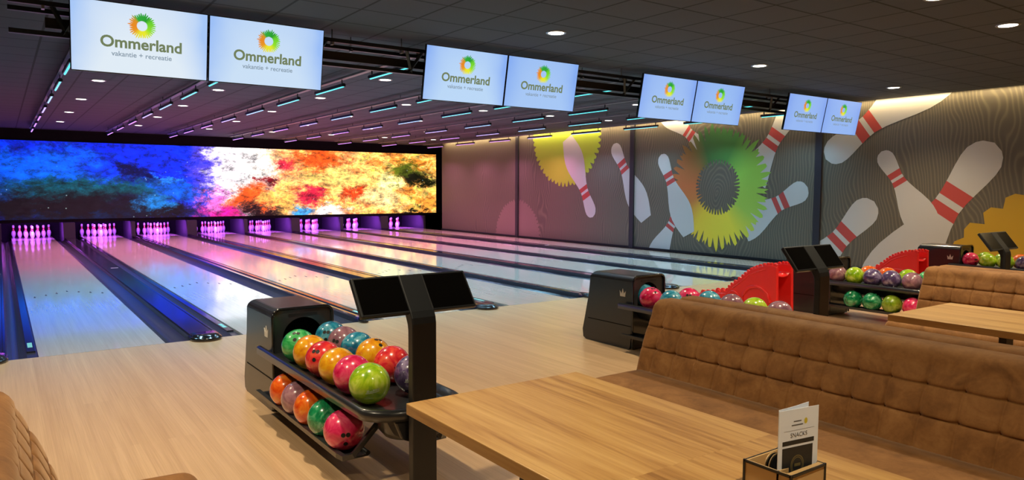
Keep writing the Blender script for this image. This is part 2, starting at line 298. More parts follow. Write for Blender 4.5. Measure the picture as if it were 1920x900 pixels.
# ------------------------------------------------------------------ mesh builder
class MB:
    def __init__(s): s.v, s.f, s.m, s.s = [], [], [], []
    def add(s, vs, fs, mat=0, smooth=False):
        o = len(s.v); s.v += [tuple(x) for x in vs]
        for f in fs: s.f.append([o+i for i in f]); s.m.append(mat); s.s.append(smooth)
        return s
    def box(s, x0, x1, y0, y1, z0, z1, mat=0):
        return s.add([(x0,y0,z0),(x1,y0,z0),(x1,y1,z0),(x0,y1,z0),(x0,y0,z1),(x1,y0,z1),(x1,y1,z1),(x0,y1,z1)],
                     [(0,3,2,1),(4,5,6,7),(0,1,5,4),(1,2,6,5),(2,3,7,6),(3,0,4,7)], mat)
    def bar(s, a, b, r, mat=0, n=8, flat=None):
        # round bar along a-b; flat=(w,t) gives a rectangular section
        a, b = Vector(a), Vector(b); d = (b-a).normalized()
        t = Vector((0, 0, 1)) if abs(d.z) < 0.9 else Vector((0, 1, 0))
        p = d.cross(t).normalized(); q = p.cross(d)
        if flat: ring = [(flat[0]/2, flat[1]/2), (-flat[0]/2, flat[1]/2), (-flat[0]/2, -flat[1]/2), (flat[0]/2, -flat[1]/2)]
        else: ring = [(r*math.cos(2*PI*i/n), r*math.sin(2*PI*i/n)) for i in range(n)]
        k = len(ring); vs = [e+p*x+q*y for e in (a, b) for x, y in ring]
        fs = [(i, (i+1) % k, k+(i+1) % k, k+i) for i in range(k)]
        s.add(vs, fs, mat, not flat); s.add(vs, [tuple(range(k))[::-1], tuple(range(k, 2*k))], mat); return s
    def tube(s, pts, r, mat=0, n=10, flat=None):
        # swept tube through points
        pts = [Vector(p) for p in pts]; k = len(pts); rings = []
        for i, p in enumerate(pts):
            d = ((pts[min(i+1, k-1)]-p).normalized() + (p-pts[max(i-1, 0)]).normalized()).normalized()
            t = Vector((0, 0, 1)) if abs(d.z) < 0.95 else Vector((1, 0, 0))
            a = d.cross(t).normalized(); b = a.cross(d).normalized()
            if flat: rg = [(flat[0]/2, flat[1]/2), (-flat[0]/2, flat[1]/2), (-flat[0]/2, -flat[1]/2), (flat[0]/2, -flat[1]/2)]
            else: rg = [(r*math.cos(2*PI*j/n), r*math.sin(2*PI*j/n)) for j in range(n)]
            rings.append([p+a*x+b*y for x, y in rg])
        m = len(rings[0]); vs = [v for rg in rings for v in rg]; fs = []
        for i in range(k-1):
            for j in range(m): fs.append((i*m+j, i*m+(j+1) % m, (i+1)*m+(j+1) % m, (i+1)*m+j))
        s.add(vs, fs, mat, not flat); s.add(rings[0]+rings[-1], [tuple(range(m))[::-1], tuple(range(m, 2*m))], mat); return s
    def prism(s, poly, axis, a, b, mat=0, smooth=False):
        # extrude 2D polygon (p,q) along axis from a to b: axis 'x' -> (y,z), 'y' -> (x,z), 'z' -> (x,y)
        mk = {'x': lambda p, t: (t, p[0], p[1]), 'y': lambda p, t: (p[0], t, p[1]), 'z': lambda p, t: (p[0], p[1], t)}[axis]
        k = len(poly); vs = [mk(p, a) for p in poly]+[mk(p, b) for p in poly]
        s.add(vs, [(i, (i+1) % k, k+(i+1) % k, k+i) for i in range(k)], mat, smooth)
        s.add(vs, [tuple(range(k))[::-1], tuple(range(k, 2*k))], mat); return s
    def lathe(s, prof, n=20, c=(0, 0, 0), mat=0, mats=None, smooth=True):
        rows = [[(c[0]+r*math.cos(2*PI*i/n), c[1]+r*math.sin(2*PI*i/n), c[2]+z) for i in range(n)] for r, z in prof]
        o = len(s.v); s.v += [v for rw in rows for v in rw]
        for j in range(len(rows)-1):
            for i in range(n):
                s.f.append([o+j*n+i, o+j*n+(i+1) % n, o+(j+1)*n+(i+1) % n, o+(j+1)*n+i]); s.m.append(mats[j] if mats else mat); s.s.append(smooth)
        return s
    def disc(s, c, r, n=20, mat=0, down=False):
        vs = [(c[0]+r*math.cos(2*PI*i/n), c[1]+r*math.sin(2*PI*i/n), c[2]) for i in range(n)]
        f = tuple(range(n)); return s.add(vs, [f[::-1] if down else f], mat)
    def build(s, name, mats, parent=None, bevel=0, seg=2, recalc=True, origin=None):
        me = bpy.data.meshes.new(name)
        vs = s.v if origin is None else [(x-origin[0], y-origin[1], z-origin[2]) for x, y, z in s.v]
        me.from_pydata(vs, [], s.f)
        for m in (mats if isinstance(mats, (list, tuple)) else [mats]): me.materials.append(m)
        for p, mi, sm in zip(me.polygons, s.m, s.s): p.material_index = mi; p.use_smooth = sm
        if recalc:
            bm = bmesh.new(); bm.from_mesh(me); bmesh.ops.remove_doubles(bm, verts=bm.verts, dist=1e-5)
            bmesh.ops.recalc_face_normals(bm, faces=bm.faces); bm.to_mesh(me); bm.free()
        me.update()
        o = bpy.data.objects.new(name, me); C.objects.link(o)
        if origin is not None: o.location = origin
        if parent is not None: o.parent = parent
        if bevel:
            b = o.modifiers.new('bevel', 'BEVEL'); b.width = bevel; b.segments = seg; b.limit_method = 'ANGLE'; b.angle_limit = 0.6
            b.harden_normals = False
        return o
def thing(name, label, cat, loc=(0, 0, 0), rotz=0, group=None):
    o = bpy.data.objects.new(name, None); C.objects.link(o); o.location = loc; o.rotation_euler = (0, 0, rotz)
    o['label'] = label; o['category'] = cat
    if group: o['group'] = group
    o.empty_display_size = 0.1
    return o
def tag(o, label, cat, group=None):
    o['label'] = label; o['category'] = cat
    if group: o['group'] = group
    return o
def struct(o): o['kind'] = 'structure'; return o
def dup(o, loc=None, label=None, parent=None):
    c = o.copy(); C.objects.link(c)
    if loc is not None: c.location = loc
    if label: c['label'] = label
    if parent is not None: c.parent = parent
    for ch in [x for x in o.children]: dup(ch, parent=c)
    return c
ORD = ['first', 'second', 'third', 'fourth', 'fifth', 'sixth', 'seventh', 'eighth', 'ninth', 'tenth']

# ------------------------------------------------------------------ layout numbers
LW, GA, GB = 1.0541, 0.7511, 0.5613
PER = 2*LW+GA+GB
def lane_x(n): return ((n-1)//2)*PER+((n-1) % 2)*(LW+GA)       # left edge of lane n
XW, ZC, YS, ZT, ZB = 13.356, 3.232, 17.6, 2.896, 0.591
XL, YB, YE = -1.6, -11.0, 19.9

# ------------------------------------------------------------------ the room
f = MB(); f.box(XL-0.2, 15.2, YB-0.2, 0.0, -0.2, 0.0, 0); fl = struct(f.build('floor', [M_APP]))
f = MB(); f.box(XL-0.2, 15.2, 0.0, YE+0.2, -0.2, -0.12, 0); struct(f.build('floor', [M_MATTE]))
f = MB(); f.box(XL-0.2, XW-0.14, YB-0.2, YE+0.2, ZC, ZC+0.1); f.box(XW-0.14, 15.2, YB-0.2, YE+0.2, ZC+0.1, ZC+0.2); f.box(XW, 15.2, 16.0, YE+0.2, ZC, ZC+0.1)
struct(f.build('ceiling', [M_CEIL], recalc=False))
f = MB(); f.box(XL-0.2, XL, YB-0.2, YE+0.2, 0, ZC); struct(f.build('wall_left', [M_DARKWALL]))
f = MB(); f.box(XL-0.2, 15.2, YB-0.2, YB, 0, ZC); struct(f.build('wall_behind', [M_BEHIND]))
f = MB(); f.box(XL-0.2, 15.2, YE, YE+0.2, -0.12, ZC); struct(f.build('wall_back', [M_MATTE]))
f = MB(); f.box(14.9, 15.2, 16.0, YE, -0.12, ZC); struct(f.build('wall_recess', [M_MATTE]))
f = MB(); f.box(XL, 14.9, YS+0.02, YS+0.2, ZT+0.01, ZC); struct(f.build('trim_1', [M_MATTE]))     # black bulkhead over the LED wall

# right wall with its printed mural
def clip(poly, y0, y1, z0, z1):
    def cut(P, ins, inter):
        out = []
        for i in range(len(P)):
            a, b = P[i-1], P[i]
            if ins(b):
                if not ins(a): out.append(inter(a, b))
                out.append(b)
            elif ins(a): out.append(inter(a, b))
        return out
    def iy(v): return lambda a, b: (v, a[1]+(b[1]-a[1])*(v-a[0])/(b[0]-a[0]))
    def iz(v): return lambda a, b: (a[0]+(b[0]-a[0])*(v-a[1])/(b[1]-a[1]), v)
    for ins, it in ((lambda p: p[0] >= y0, iy(y0)), (lambda p: p[0] <= y1, iy(y1)), (lambda p: p[1] >= z0, iz(z0)), (lambda p: p[1] <= z1, iz(z1))):
        if len(poly) < 3: return []
        poly = cut(poly, ins, it)
    return poly
f = MB(); f.box(XW, XW+0.3, YB-0.2, 16.0, -0.12, ZC+0.1, 0)
wall = struct(f.build('wall_right', [M_MURAL]))
PINP = [(0.0, 0.085), (0.02, 0.092), (0.08, 0.115), (0.16, 0.142), (0.24, 0.157), (0.30, 0.158), (0.36, 0.150), (0.44, 0.128), (0.52, 0.100), (0.60, 0.075), (0.67, 0.0615), (0.72, 0.062),
        (0.78, 0.070), (0.84, 0.080), (0.89, 0.0855), (0.93, 0.083), (0.965, 0.066), (0.985, 0.045), (1.0, 0.0)]
def pin_shape(L, head, base, lo=0.0, hi=1.0, fat=1.0):
    # outline between heights lo..hi of a pin standing from base to head
    h, b = Vector(head), Vector(base); ax = h-b; Ln = ax.length; ax /= Ln; pr = Vector((-ax.y, ax.x))
    def wd(t):
        for (a, wa), (c, wc) in zip(PINP, PINP[1:]):
            if a <= t <= c: return wa+(wc-wa)*(t-a)/(c-a)
        return 0
    ts = [lo]+[a for a, _ in PINP if lo < a < hi]+[hi]
    ts2 = []
    for a, c in zip(ts, ts[1:]): ts2 += [a, (a+c)/2]
    ts2.append(hi)
    l = [b+ax*(t*Ln)+pr*(wd(t)*Ln*fat) for t in ts2]; r = [b+ax*(t*Ln)-pr*(wd(t)*Ln*fat) for t in ts2]
    return [tuple(p) for p in l+r[::-1]]
def mural_poly(name, polys, mats, off, y0=-10.9, y1=15.99):
    mb = MB()
    for k, (poly, mi) in enumerate(polys):
        P = clip(poly, y0, y1, 0.0, ZC+0.09)
        if len(P) > 2:
            x = XW-off-0.0006*(mi > 0)
            mb.add([(x, p[0], p[1]) for p in P], [tuple(range(len(P)))], mi)
    o = mb.build(name, mats, wall, recalc=False)
    return o
def spiky(cy, cz, ry, rz, n, amp, seed, inner=None, lo=0, hi=2*PI, rnd=1.0):
    rr = random.Random(seed); pts = []
    for i in range(n):
        a = lo+(hi-lo)*i/n; k = 1-amp*(0.3+0.7*rr.random()*rnd)
        a2 = a+(hi-lo)/n*0.5
        s_ = (hi-lo)/n
        pts.append((cy+ry*k*math.cos(a), cz+rz*k*math.sin(a)))
        q = 1+amp*0.3*rr.random()
        pts.append((cy+ry*q*math.cos(a2-0.18*s_), cz+rz*q*math.sin(a2-0.18*s_)))
        pts.append((cy+ry*q*math.cos(a2+0.18*s_), cz+rz*q*math.sin(a2+0.18*s_)))
    return pts
def pin_mural(head, base, off, fat=1.0, name='mural_pin', lo=0.0):
    pl = [(pin_shape(1, head, base, lo, fat=fat), 0), (pin_shape(1, head, base, 0.625, 0.675, fat), 1), (pin_shape(1, head, base, 0.705, 0.765, fat), 1)]
    return mural_poly(name, pl, [M_WHITE, M_STRIPE], off)
mural_poly('mural_splash', [(spiky(11.15, 0.0, 1.22, 1.20, 60, 0.07, 3), 0)], [M_ROSEP], 0.002)
mural_poly('mural_splash', [(spiky(8.75, 3.15, 1.55, 1.50, 56, 0.10, 4), 0)], [M_LIMEP], 0.002)
pin_mural((7.50, 0.76), (8.66, 3.02), 0.004)
pin_mural((6.70, 2.76), (5.45, 0.78), 0.004)
pin_mural((3.63, 2.50), (5.1, 3.75), 0.004, 1.1)
pin_mural((1.25, 3.35), (2.85, 0.95), 0.004, lo=0.36)
pin_mural((0.90, 1.60), (2.95, 0.52), 0.004, 1.15, lo=0.22)
# big ring: outer and inner spiky outlines joined as a ring mesh
def ring_mesh(name, cy, cz, ro, ri, n, ampo, ampi, seed, mat, off, parent, plane='x', thick=0, ell=1.0):
    rr = random.Random(seed); mb = MB(); O = []; I = []
    for i in range(n*4):
        ph = i % 4; a = 2*PI*(i+(rr.uniform(-0.5, 0.5) if ph in (0, 2) else 0))/(n*4)
        if ph == 0: ko = 1-ampo*(0.5+0.5*rr.random()); ki = 1+ampi*0.2; base_o = ko
        elif ph == 2: ki = 1-ampi*rr.random(); ko = 1+ampo*rr.uniform(-0.45, 0.35)
        elif ph == 1: ko = 1-ampo*0.05; ki = 1-ampi*0.05
        else: ko = 1-ampo*0.12; ki = 1+ampi*0.1
        O.append((cy+ro*ko*ell*math.cos(a), cz+ro*ko*math.sin(a))); I.append((cy+ri*ki*ell*math.cos(a), cz+ri*ki*math.sin(a)))
    k = len(O)
    if plane == 'x': vs = [(XW-off, p[0], min(p[1], ZC+0.08)) for p in O+I]
    else: vs = [(p[0], -off, p[1]) for p in O+I]
    mb.add(vs, [(i, (i+1) % k, k+(i+1) % k, k+i) for i in range(k)], 0)
    return mb.build(name, [mat], parent, recalc=False)
M_RINGW = ring_mat('mural_ring', 3.27, 1.62)
ring_mesh('mural_ring', 3.2, 1.60, 1.42, 0.62, 46, 0.24, 0.26, 11, M_RINGW, 0.006, wall, ell=0.98)
pin_mural((4.25, 1.22), (5.3, -0.55), 0.0075)
pin_mural((4.96, 2.42), (4.02, 0.46), 0.0090)
pin_mural((0.52, 2.16), (-2.1, 4.1), 0.004, 1.0)
pin_mural((-2.50, 2.34), (-0.35, -0.95), 0.004, 0.98)
pin_mural((-0.60, 2.27), (-1.62, 0.62), 0.0060)
pin_mural((-0.50, 1.33), (1.55, -1.0), 0.004, 1.05)
mural_poly('mural_splash', [(spiky(-3.6, 0.0, 1.75, 1.62, 26, 0.10, 9), 0)], [M_GOLDP], 0.0050)
# posts on the wall, skirting
for i, (y, wd_) in enumerate(((11.13, 0.14), (5.955, 0.15), (0.66, 0.15), (-4.6, 0.15))):
    f = MB(); f.box(XW-0.05, XW, y-wd_/2, y+wd_/2, 0, ZC+0.1); struct(f.build('trim_%d' % (i+2), [M_POST], bevel=0.004))
f = MB(); f.box(XW-0.03, XW, YB, 16.0, 0, 0.05); struct(f.build('baseboard_right', [M_BLACK]))
# light strip in the gap between ceiling and mural wall
f = MB(); f.box(XW-0.13, XW-0.10, YB+0.1, 15.9, ZC+0.02, ZC+0.035)
cove = tag(f.build('cove_light_strip', [M_COVE]), 'warm white light strip in the gap between black ceiling and mural wall', 'light strip')
for k in range(6):
    ld = bpy.data.lights.new('cove_light', 'AREA'); ld.shape = 'RECTANGLE'; ld.size = 0.05; ld.size_y = 4.4; ld.energy = COVE_W; ld.color = (1, 0.76, 0.40)
    lo = bpy.data.objects.new('cove_light', ld); C.objects.link(lo); lo.location = (XW-0.09, -8.7+4.45*k, ZC+0.015); lo.rotation_euler = (0, 0.0, 0); lo.parent = cove

# ------------------------------------------------------------------ lanes, gutters, dividers
XD = MB()
for n in range(1, 9):
    x = lane_x(n); nm = ORD[n-1]
    t = thing('bowling_lane', 'glossy pale wooden bowling lane, %s from the left' % nm, 'bowling lane', (x, 0, 0), group='bowling lanes')
    m = MB(); m.box(0.0, LW, 0.002, 19.3, -0.12, 0.0); m.build('lane_surface', [M_LANE], t)
    m = MB()
    for k in range(7):
        ax = LW/2+(k-3)*0.138; ay = 4.75-abs(k-3)*0.15
        m.add([(ax-0.016, ay-0.07, 0.0008), (ax+0.016, ay-0.07, 0.0008), (ax, ay+0.08, 0.0008)], [(0, 1, 2)])
    for k in range(10):
        ax = LW/2+(-1 if k < 5 else 1)*(0.1+0.085*(k % 5)); m.disc((ax, 2.1, 0.0008), 0.008, 8)
    m.build('aiming_marks', [M_BLACK], t, recalc=False)
    m = MB()
    for k in range(24): m.box(0.02+k*LW/24, 0.02+k*LW/24+0.024, -0.008, 0.0015, 0.0, 0.0006)
    m.build('foul_line', [M_GREY], t)
    m = MB(); m.box(-0.085, -0.012, 0.35, 17.4, -0.10, -0.006); br = m.build('bumper_rail', [M_CAP], t, bevel=0.004)
    m = MB(); m.box(-0.07, -0.03, 0.55, 0.80, -0.006, -0.0045); m.build('bumper_sticker', [M_GREEN], br)
    m = MB()
    m.add([(LW*0.0+0.02, 0, 0)], [], 0) if False else None
    for s0, nmg in ((-0.235, 'left_gutter'), (LW, 'right_gutter')):
        m = MB(); pr = [(s0+0.235*i/12, -0.025-0.045*math.sin(PI*i/12)) for i in range(13)]
        if s0 < 0: pr = [(s0+0.15*i/12, -0.02-0.04*math.sin(PI*i/12)) for i in range(13)]+[(-0.0, -0.02)]
        poly = pr+[(pr[-1][0], -0.12), (pr[0][0], -0.12)]
        m.prism(poly, 'y', 0.003, 17.5, 0); m.build('gutter', [M_GUT], t)
def capping(cx, wdt, i, big):
    lab = ('wide charcoal ball return capping between lanes, %s from the left' if big else 'narrow charcoal lane divider capping, %s from the left') % ORD[i]
    t = thing('lane_divider', lab, 'lane divider', (cx, 0, 0), group='lane dividers')
    h = 0.045; w2 = wdt/2
    if big: prof = [(-w2, -0.12), (-w2, h-0.014), (-w2+0.01, h), (-w2+0.03, h), (-w2+0.036, h-0.006), (w2-0.036, h-0.006), (w2-0.03, h), (w2-0.01, h), (w2, h-0.014), (w2, -0.12)]
    else: prof = [(-w2, -0.12), (-w2, h-0.012), (-w2*0.7, h-0.002), (0, h), (w2*0.7, h-0.002), (w2, h-0.012), (w2, -0.12)]
    m = MB(); m.prism(prof, 'y', 0.04, 17.5); m.build('capping', [M_CAP], t)
    # rounded nose on the approach
    m = MB(); L = 0.20 if big else 0.13; ws = w2+0.006; rows = []
    def outline(s_, z):
        pts = [(-ws*s_, 0.10)]
        for k in range(13):
            a = PI+PI*k/12; pts.append((ws*s_*math.cos(a), -0.02+L*s_*math.sin(a)*0.75))
        pts.append((ws*s_, 0.10)); return [(p[0], p[1], z) for p in pts]
    lv = [(1.0, 0.002), (1.03, 0.012), (1.03, 0.026), (0.96, 0.034), (0.90, 0.036), (0.84, 0.052), (0.6, 0.060)]
    vs = []; fs = []
    for s_, z in lv: vs += outline(s_, z)
    k = 15
    for j in range(len(lv)-1):
        for q in range(k): fs.append((j*k+q, j*k+(q+1) % k, (j+1)*k+(q+1) % k, (j+1)*k+q))
    fs += [tuple(range(k))[::-1], tuple(range((len(lv)-1)*k, len(lv)*k))]
    m.add(vs, fs, 0, True); m.build('end_cap', [M_BLACKG], t)
    if big:
        m = MB(); m.box(-0.02, 0.10, 7.5, 7.53, h-0.0055, h-0.004); m.build('marker', [M_LOGO], t)
capping(-0.235-0.14, 0.28, 0, True)
i = 1
for n in range(1, 8):
    xr = lane_x(n)+LW; g = GA if n % 2 else GB
    capping(xr+g/2, g-0.47, i, n % 2 == 1); i += 1
# kickback panels round the pin decks
pan = [(lane_x(1)-0.235-0.14, 0.28)]+[(lane_x(n)+LW+(GA if n % 2 else GB)/2, (GA if n % 2 else GB)-0.45) for n in range(1, 8)]+[(lane_x(8)+LW+0.28, 0.09)]
for j, (cx, wdt) in enumerate(pan):
    lab = 'dark kickback partition beside the pin decks, %s from the left' % ORD[j]
    m = MB(); m.prism([(17.45, -0.12), (19.75, -0.12), (19.75, 0.95), (17.8, 0.95), (17.8, 0.485), (17.48, 0.485)], 'x', cx-wdt/2, cx+wdt/2)
    tag(m.build('kickback_panel', [M_KICK], bevel=0.006), lab, 'partition', 'kickback partitions')
m = MB(); m.box(XL, 14.9, 19.35, 19.4, -0.12, 1.2); struct(m.build('trim_8', [M_MATTE]))

# ------------------------------------------------------------------ bowling pins with strings, deck lamps
IN = 0.0254
prof = [(0.0, 0.0), (1.0, 0.0), (1.06, 0.1), (1.41, 0.75), (1.95, 2.25), (2.27, 3.375), (2.38, 4.5), (2.28, 5.875), (1.85, 7.25), (1.3, 8.3), (0.98, 9.375), (0.90, 10.0), (0.93, 10.5), (1.03, 11.4), (1.2, 12.5), (1.273, 13.5), (1.2, 14.2), (0.95, 14.7), (0.5, 14.95), (0.0, 15.0)]
def pin_proto():
    m = MB(); P = [(r*IN, z*IN) for r, z in prof]; mats = [0]*(len(P)-1); mats[10] = 1; mats[12] = 1; mats[8] = 0
    mats[9] = 1; mats[10] = 0; mats[11] = 1
    m.lathe(P, 16, mats=mats); return m
pin0 = None
rows = [(0, 0), (-1, 1), (1, 1), (-2, 2), (0, 2), (2, 2), (-3, 3), (-1, 3), (1, 3), (3, 3)]
pname = ['front pin', 'left pin of the second row', 'right pin of the second row', 'left pin of the third row', 'middle pin of the third row', 'right pin of the third row',
         'far left pin of the back row', 'inner left pin of the back row', 'inner right pin of the back row', 'far right pin of the back row']
for n in range(1, 9):
    xc = lane_x(n)+LW/2
    for k, (dx, r_) in enumerate(rows):
        lab = 'white bowling pin, %s, %s lane from left' % (pname[k], ORD[n-1])
        loc = (xc+dx*0.1524, 18.288+r_*0.264, 0.0)
        if pin0 is None:
            pin0 = pin_proto().build('bowling_pin', [M_PIN, M_PINR]); tag(pin0, lab, 'bowling pin', 'bowling pins'); pin0.location = loc
            m = MB(); m.bar((0, 0, 0.38), (0, 0, 0.9), 0.003, n=5); m.build('string', [M_MATTE], pin0)
        else: dup(pin0, loc, lab)
    ld = bpy.data.lights.new('pin_deck_lamp', 'AREA'); ld.shape = 'RECTANGLE'; ld.size = 0.95; ld.size_y = 0.08; ld.energy = PIN_W; ld.color = (0.46, 0.09, 1.0)
    m = MB(); m.box(-0.5, 0.5, -0.03, 0.03, 0.0, 0.03); lb = m.build('pin_deck_lamp', [M_MATTE]); lb.location = (xc, YS+0.1, 0.585)
    tag(lb, 'violet lamp behind the LED wall edge over the %s pin deck' % ORD[n-1], 'lamp', 'pin deck lamps')
    lo = bpy.data.objects.new('lamp_light', ld); C.objects.link(lo); lo.parent = lb; lo.location = (0, 0.0, -0.012); lo.rotation_euler = (math.radians(38), 0, 0)

# ------------------------------------------------------------------ LED wall
t = thing('led_wall', 'huge LED wall above the pins showing a blue to yellow colour explosion', 'screen', (0, 0, 0))
m = MB(); m.add([(XL+0.1, YS, ZB), (14.0, YS, ZB), (14.0, YS, ZT), (XL+0.1, YS, ZT)], [(0, 1, 2, 3)]); m.build('picture', [M_ART], t, recalc=False)
m = MB(); m.box(XL+0.05, 14.05, YS+0.002, YS+0.12, ZB-0.0, ZT+0.01); m.box(XL+0.05, 14.3, YS-0.01, YS+0.06, 0.50, ZB)
m.box(14.0, 14.3, YS-0.01, YS+0.06, 0.5, ZT+0.01); m.build('frame', [M_MATTE], t)

# ------------------------------------------------------------------ ceiling downlights
def downlight(x, y, label, watts):
    t = thing('downlight', label, 'ceiling light', (x, y, ZC), group='round ceiling downlights')
    m = MB(); m.lathe([(0.085, -0.004), (0.105, -0.010), (0.112, -0.004), (0.112, 0.0)], 24); m.build('trim_ring', [M_GREY], t)
    m = MB(); m.disc((0, 0, -0.006), 0.086, 24, down=True); m.build('diffuser', [M_DL], t, recalc=False)
    ld = bpy.data.lights.new('downlight_lamp', 'SPOT'); ld.energy = watts; ld.color = WARM; ld.spot_size = math.radians(125); ld.spot_blend = 0.8; ld.shadow_soft_size = 0.06
    lo = bpy.data.objects.new('downlight_lamp', ld); C.objects.link(lo); lo.parent = t; lo.location = (0, 0, -0.03)
XC = [1.11, 2.92, 4.74, 6.53, 8.38, 10.22, 12.05]
for j, y in enumerate((2.7, 5.5, 8.45, 11.4, 14.3)):
    for i, x in enumerate(XC):
        if j == 0 and i not in (2, 5): continue
        downlight(x, y, 'round downlight over the lanes, %s row behind the monitors, %s column from the left' % (ORD[j], ORD[i]), SPOT_LANE_W)
for x, y, lab in ((4.76, -1.52, 'round downlight over the approach above the second monitor pair'), (8.30, -1.54, 'round downlight over the approach above the third monitor pair'),
                  (11.86, -1.55, 'round downlight over the approach nearest the mural wall'), (8.26, -4.54, 'round downlight at the top right over the seating'),
                  (6.55, -4.62, 'round downlight cut by the top edge of the picture'),
                  (1.15, -1.52, 'round downlight over the approach by the first monitor pair'),
                  (1.15, -4.54, 'round downlight over the nearest ball rack'), (4.76, -4.54, 'round downlight over the second ball rack'),
                  (11.86, -4.54, 'round downlight over the last ball rack'),
                  (-0.70, -1.52, 'round downlight over the approach, in the leftmost column'), (-0.70, -4.54, 'round downlight over the left sofa, in the leftmost column'),
                  (1.15, -7.54, 'round downlight over the nearest table'), (4.76, -7.54, 'round downlight over the second table'), (8.3, -7.54, 'round downlight over the third table')):
    downlight(x, y, lab, SPOT_W)

# ------------------------------------------------------------------ lighting rails with tube lights over the lanes
LAMP_NEAR, LAMP_MID, LAMP_FAR = (0.36, 0.72, 1.0), (0.45, 0.6, 1.0), (1.0, 0.33, 0.72)
def tube_color(y):
    t_ = min(1, max(0, (y-4.0)/7.0))
    a, b = (0.10, 0.80, 0.85), (0.72, 0.30, 1.0)
    return tuple(a[k]+(b[k]-a[k])*t_ for k in range(3)), TUBE_NEAR+(TUBE_FAR-TUBE_NEAR)*t_, TUBE_W_NEAR+(TUBE_W_FAR-TUBE_W_NEAR)*t_
TY = [0.95, 3.0, 4.95, 6.98, 9.0, 11.05, 13.1, 15.15]
TM = []
for j, y in enumerate(TY):
    c_, s_, _ = tube_color(y); TM.append(emi('led_tube_%s' % ORD[j], c_, s_))
for n in range(1, 9):
    x = lane_x(n)+LW/2
    t = thing('light_rail', 'long black lighting rail under the ceiling over the %s lane' % ORD[n-1], 'light rail', (x, 0, 0), group='lighting rails')
    m = MB(); m.box(-0.035, 0.035, 0.1, 16.0, 3.135, 3.165); m.build('rail', [M_RAIL], t)
    m = MB()
    for y in (1.2, 4.2, 7.2, 10.2, 13.2, 15.6): m.bar((0, y, 3.165), (0, y, ZC), 0.006, n=6)
    m.build('suspension_rods', [M_BLACK], t)
    for j, y in enumerate(TY):
        col = 'cyan' if y < 6 else ('pale blue' if y < 8 else 'violet')
        q = thing('tube_light', '%s tube light, %s from the front under the rail over the %s lane' % (col, ORD[j], ORD[n-1]), 'tube light', (x+0.0, y, 3.035), group='tube lights')
        m = MB(); m.prism([(-0.026, -0.004), (-0.030, 0.030), (-0.014, 0.044), (0.014, 0.044), (0.030, 0.030), (0.026, -0.004)], 'y', -0.57, 0.57); m.build('housing', [M_BLACK], q)
        m = MB(); m.prism([(0.013*math.cos(PI+PI*k/8), -0.002+0.014*math.sin(PI+PI*k/8)) for k in range(9)], 'y', -0.55, 0.55, smooth=True); m.build('led_tube', [TM[j]], q)
        ld = bpy.data.lights.new('tube_lamp', 'AREA'); ld.shape = 'RECTANGLE'; ld.size = 0.04; ld.size_y = 1.1; ld.energy = tube_color(y)[2]*(0.55 if n == 8 else 1); ld.spread = math.radians(118); ld.color = LAMP_FAR if y > 8 else (LAMP_MID if y > 6 else LAMP_NEAR)
        lo = bpy.data.objects.new('tube_lamp', ld); C.objects.link(lo); lo.parent = q; lo.location = (0, 0, -0.027)
        for sy in (-0.5, 0.5):
            m = MB(); m.box(-0.006, 0.006, sy-0.01, sy+0.01, 0.044, 0.100); m.build('hanger', [M_BLACK], q)

# ------------------------------------------------------------------ truss and monitors
YT = -0.23
t = thing('monitor_truss', 'black hanging truss that carries the row of monitors', 'truss', (0, 0, 0))
for y, z in ((YT, 3.12), (YT+0.26, 3.105)):
    m = MB(); m.box(-0.12, 13.0, y-0.02, y+0.02, z-0.02, z+0.02); m.build('upper_rail', [M_BLACK], t)
m = MB(); m.box(-0.12, 13.0, YT+0.10, YT+0.15, 2.865, 2.905); m.build('lower_rail', [M_BLACK], t)
m = MB(); m.box(0.15, 12.9, YT+0.16, YT+0.20, 2.945, 3.035); m.build('board', [M_BROWN], t)
for k in range(4):
    for dx in (0.0, 1.43*1.0-0.10, 1.43+0.10, 2.86):
        pass
for k in range(4):
    c0 = 1.43+k*PER
    for sx in (-1.05, 1.05):
        for e in (-0.10, 0.10):
            m = MB(); m.bar((c0+sx*1.08+e, YT, 3.11), (c0+sx*1.08-e*0.2, YT+0.12, 2.885), 0.012, flat=(0.03, 0.03)); m.build('brace', [M_BLACK], t)
    for dx, dy in ((1.30, 0.0), (1.62, 0.26), (-1.30, 0.0)):
        x = c0+dx
        if 0 < x < 12.9:
            m = MB(); m.bar((x, YT+dy, 3.09), (x, YT+dy, ZC), 0.006, n=6); m.box(x-0.012, x+0.012, YT+dy-0.03, YT+dy+0.03, 3.07, 3.10); m.build('hanger_rod', [M_GREY], t)
    for dx in (-0.75, 0.75):
        m = MB(); m.box(c0+dx-0.03, c0+dx+0.03, -0.388, YT-0.02, 2.84, 2.95); m.build('mounting_bracket', [M_BLACK], t)
def text_mesh(body, size, offset=0.0, sx=1.0):
    cu = bpy.data.curves.new('t', 'FONT'); cu.body = body; cu.size = size; cu.align_x = 'CENTER'; cu.offset = offset; cu.resolution_u = 4; cu.space_character = 1.0
    o = bpy.data.objects.new('t', cu); C.objects.link(o); bpy.context.view_layer.update()
    me = bpy.data.meshes.new_from_object(o.evaluated_get(bpy.context.evaluated_depsgraph_get()))
    xs = [v.co.x for v in me.vertices]; wd_ = max(xs)-min(xs); mid = (max(xs)+min(xs))/2
    bpy.data.objects.remove(o); bpy.data.curves.remove(cu)
    return me, wd_, mid
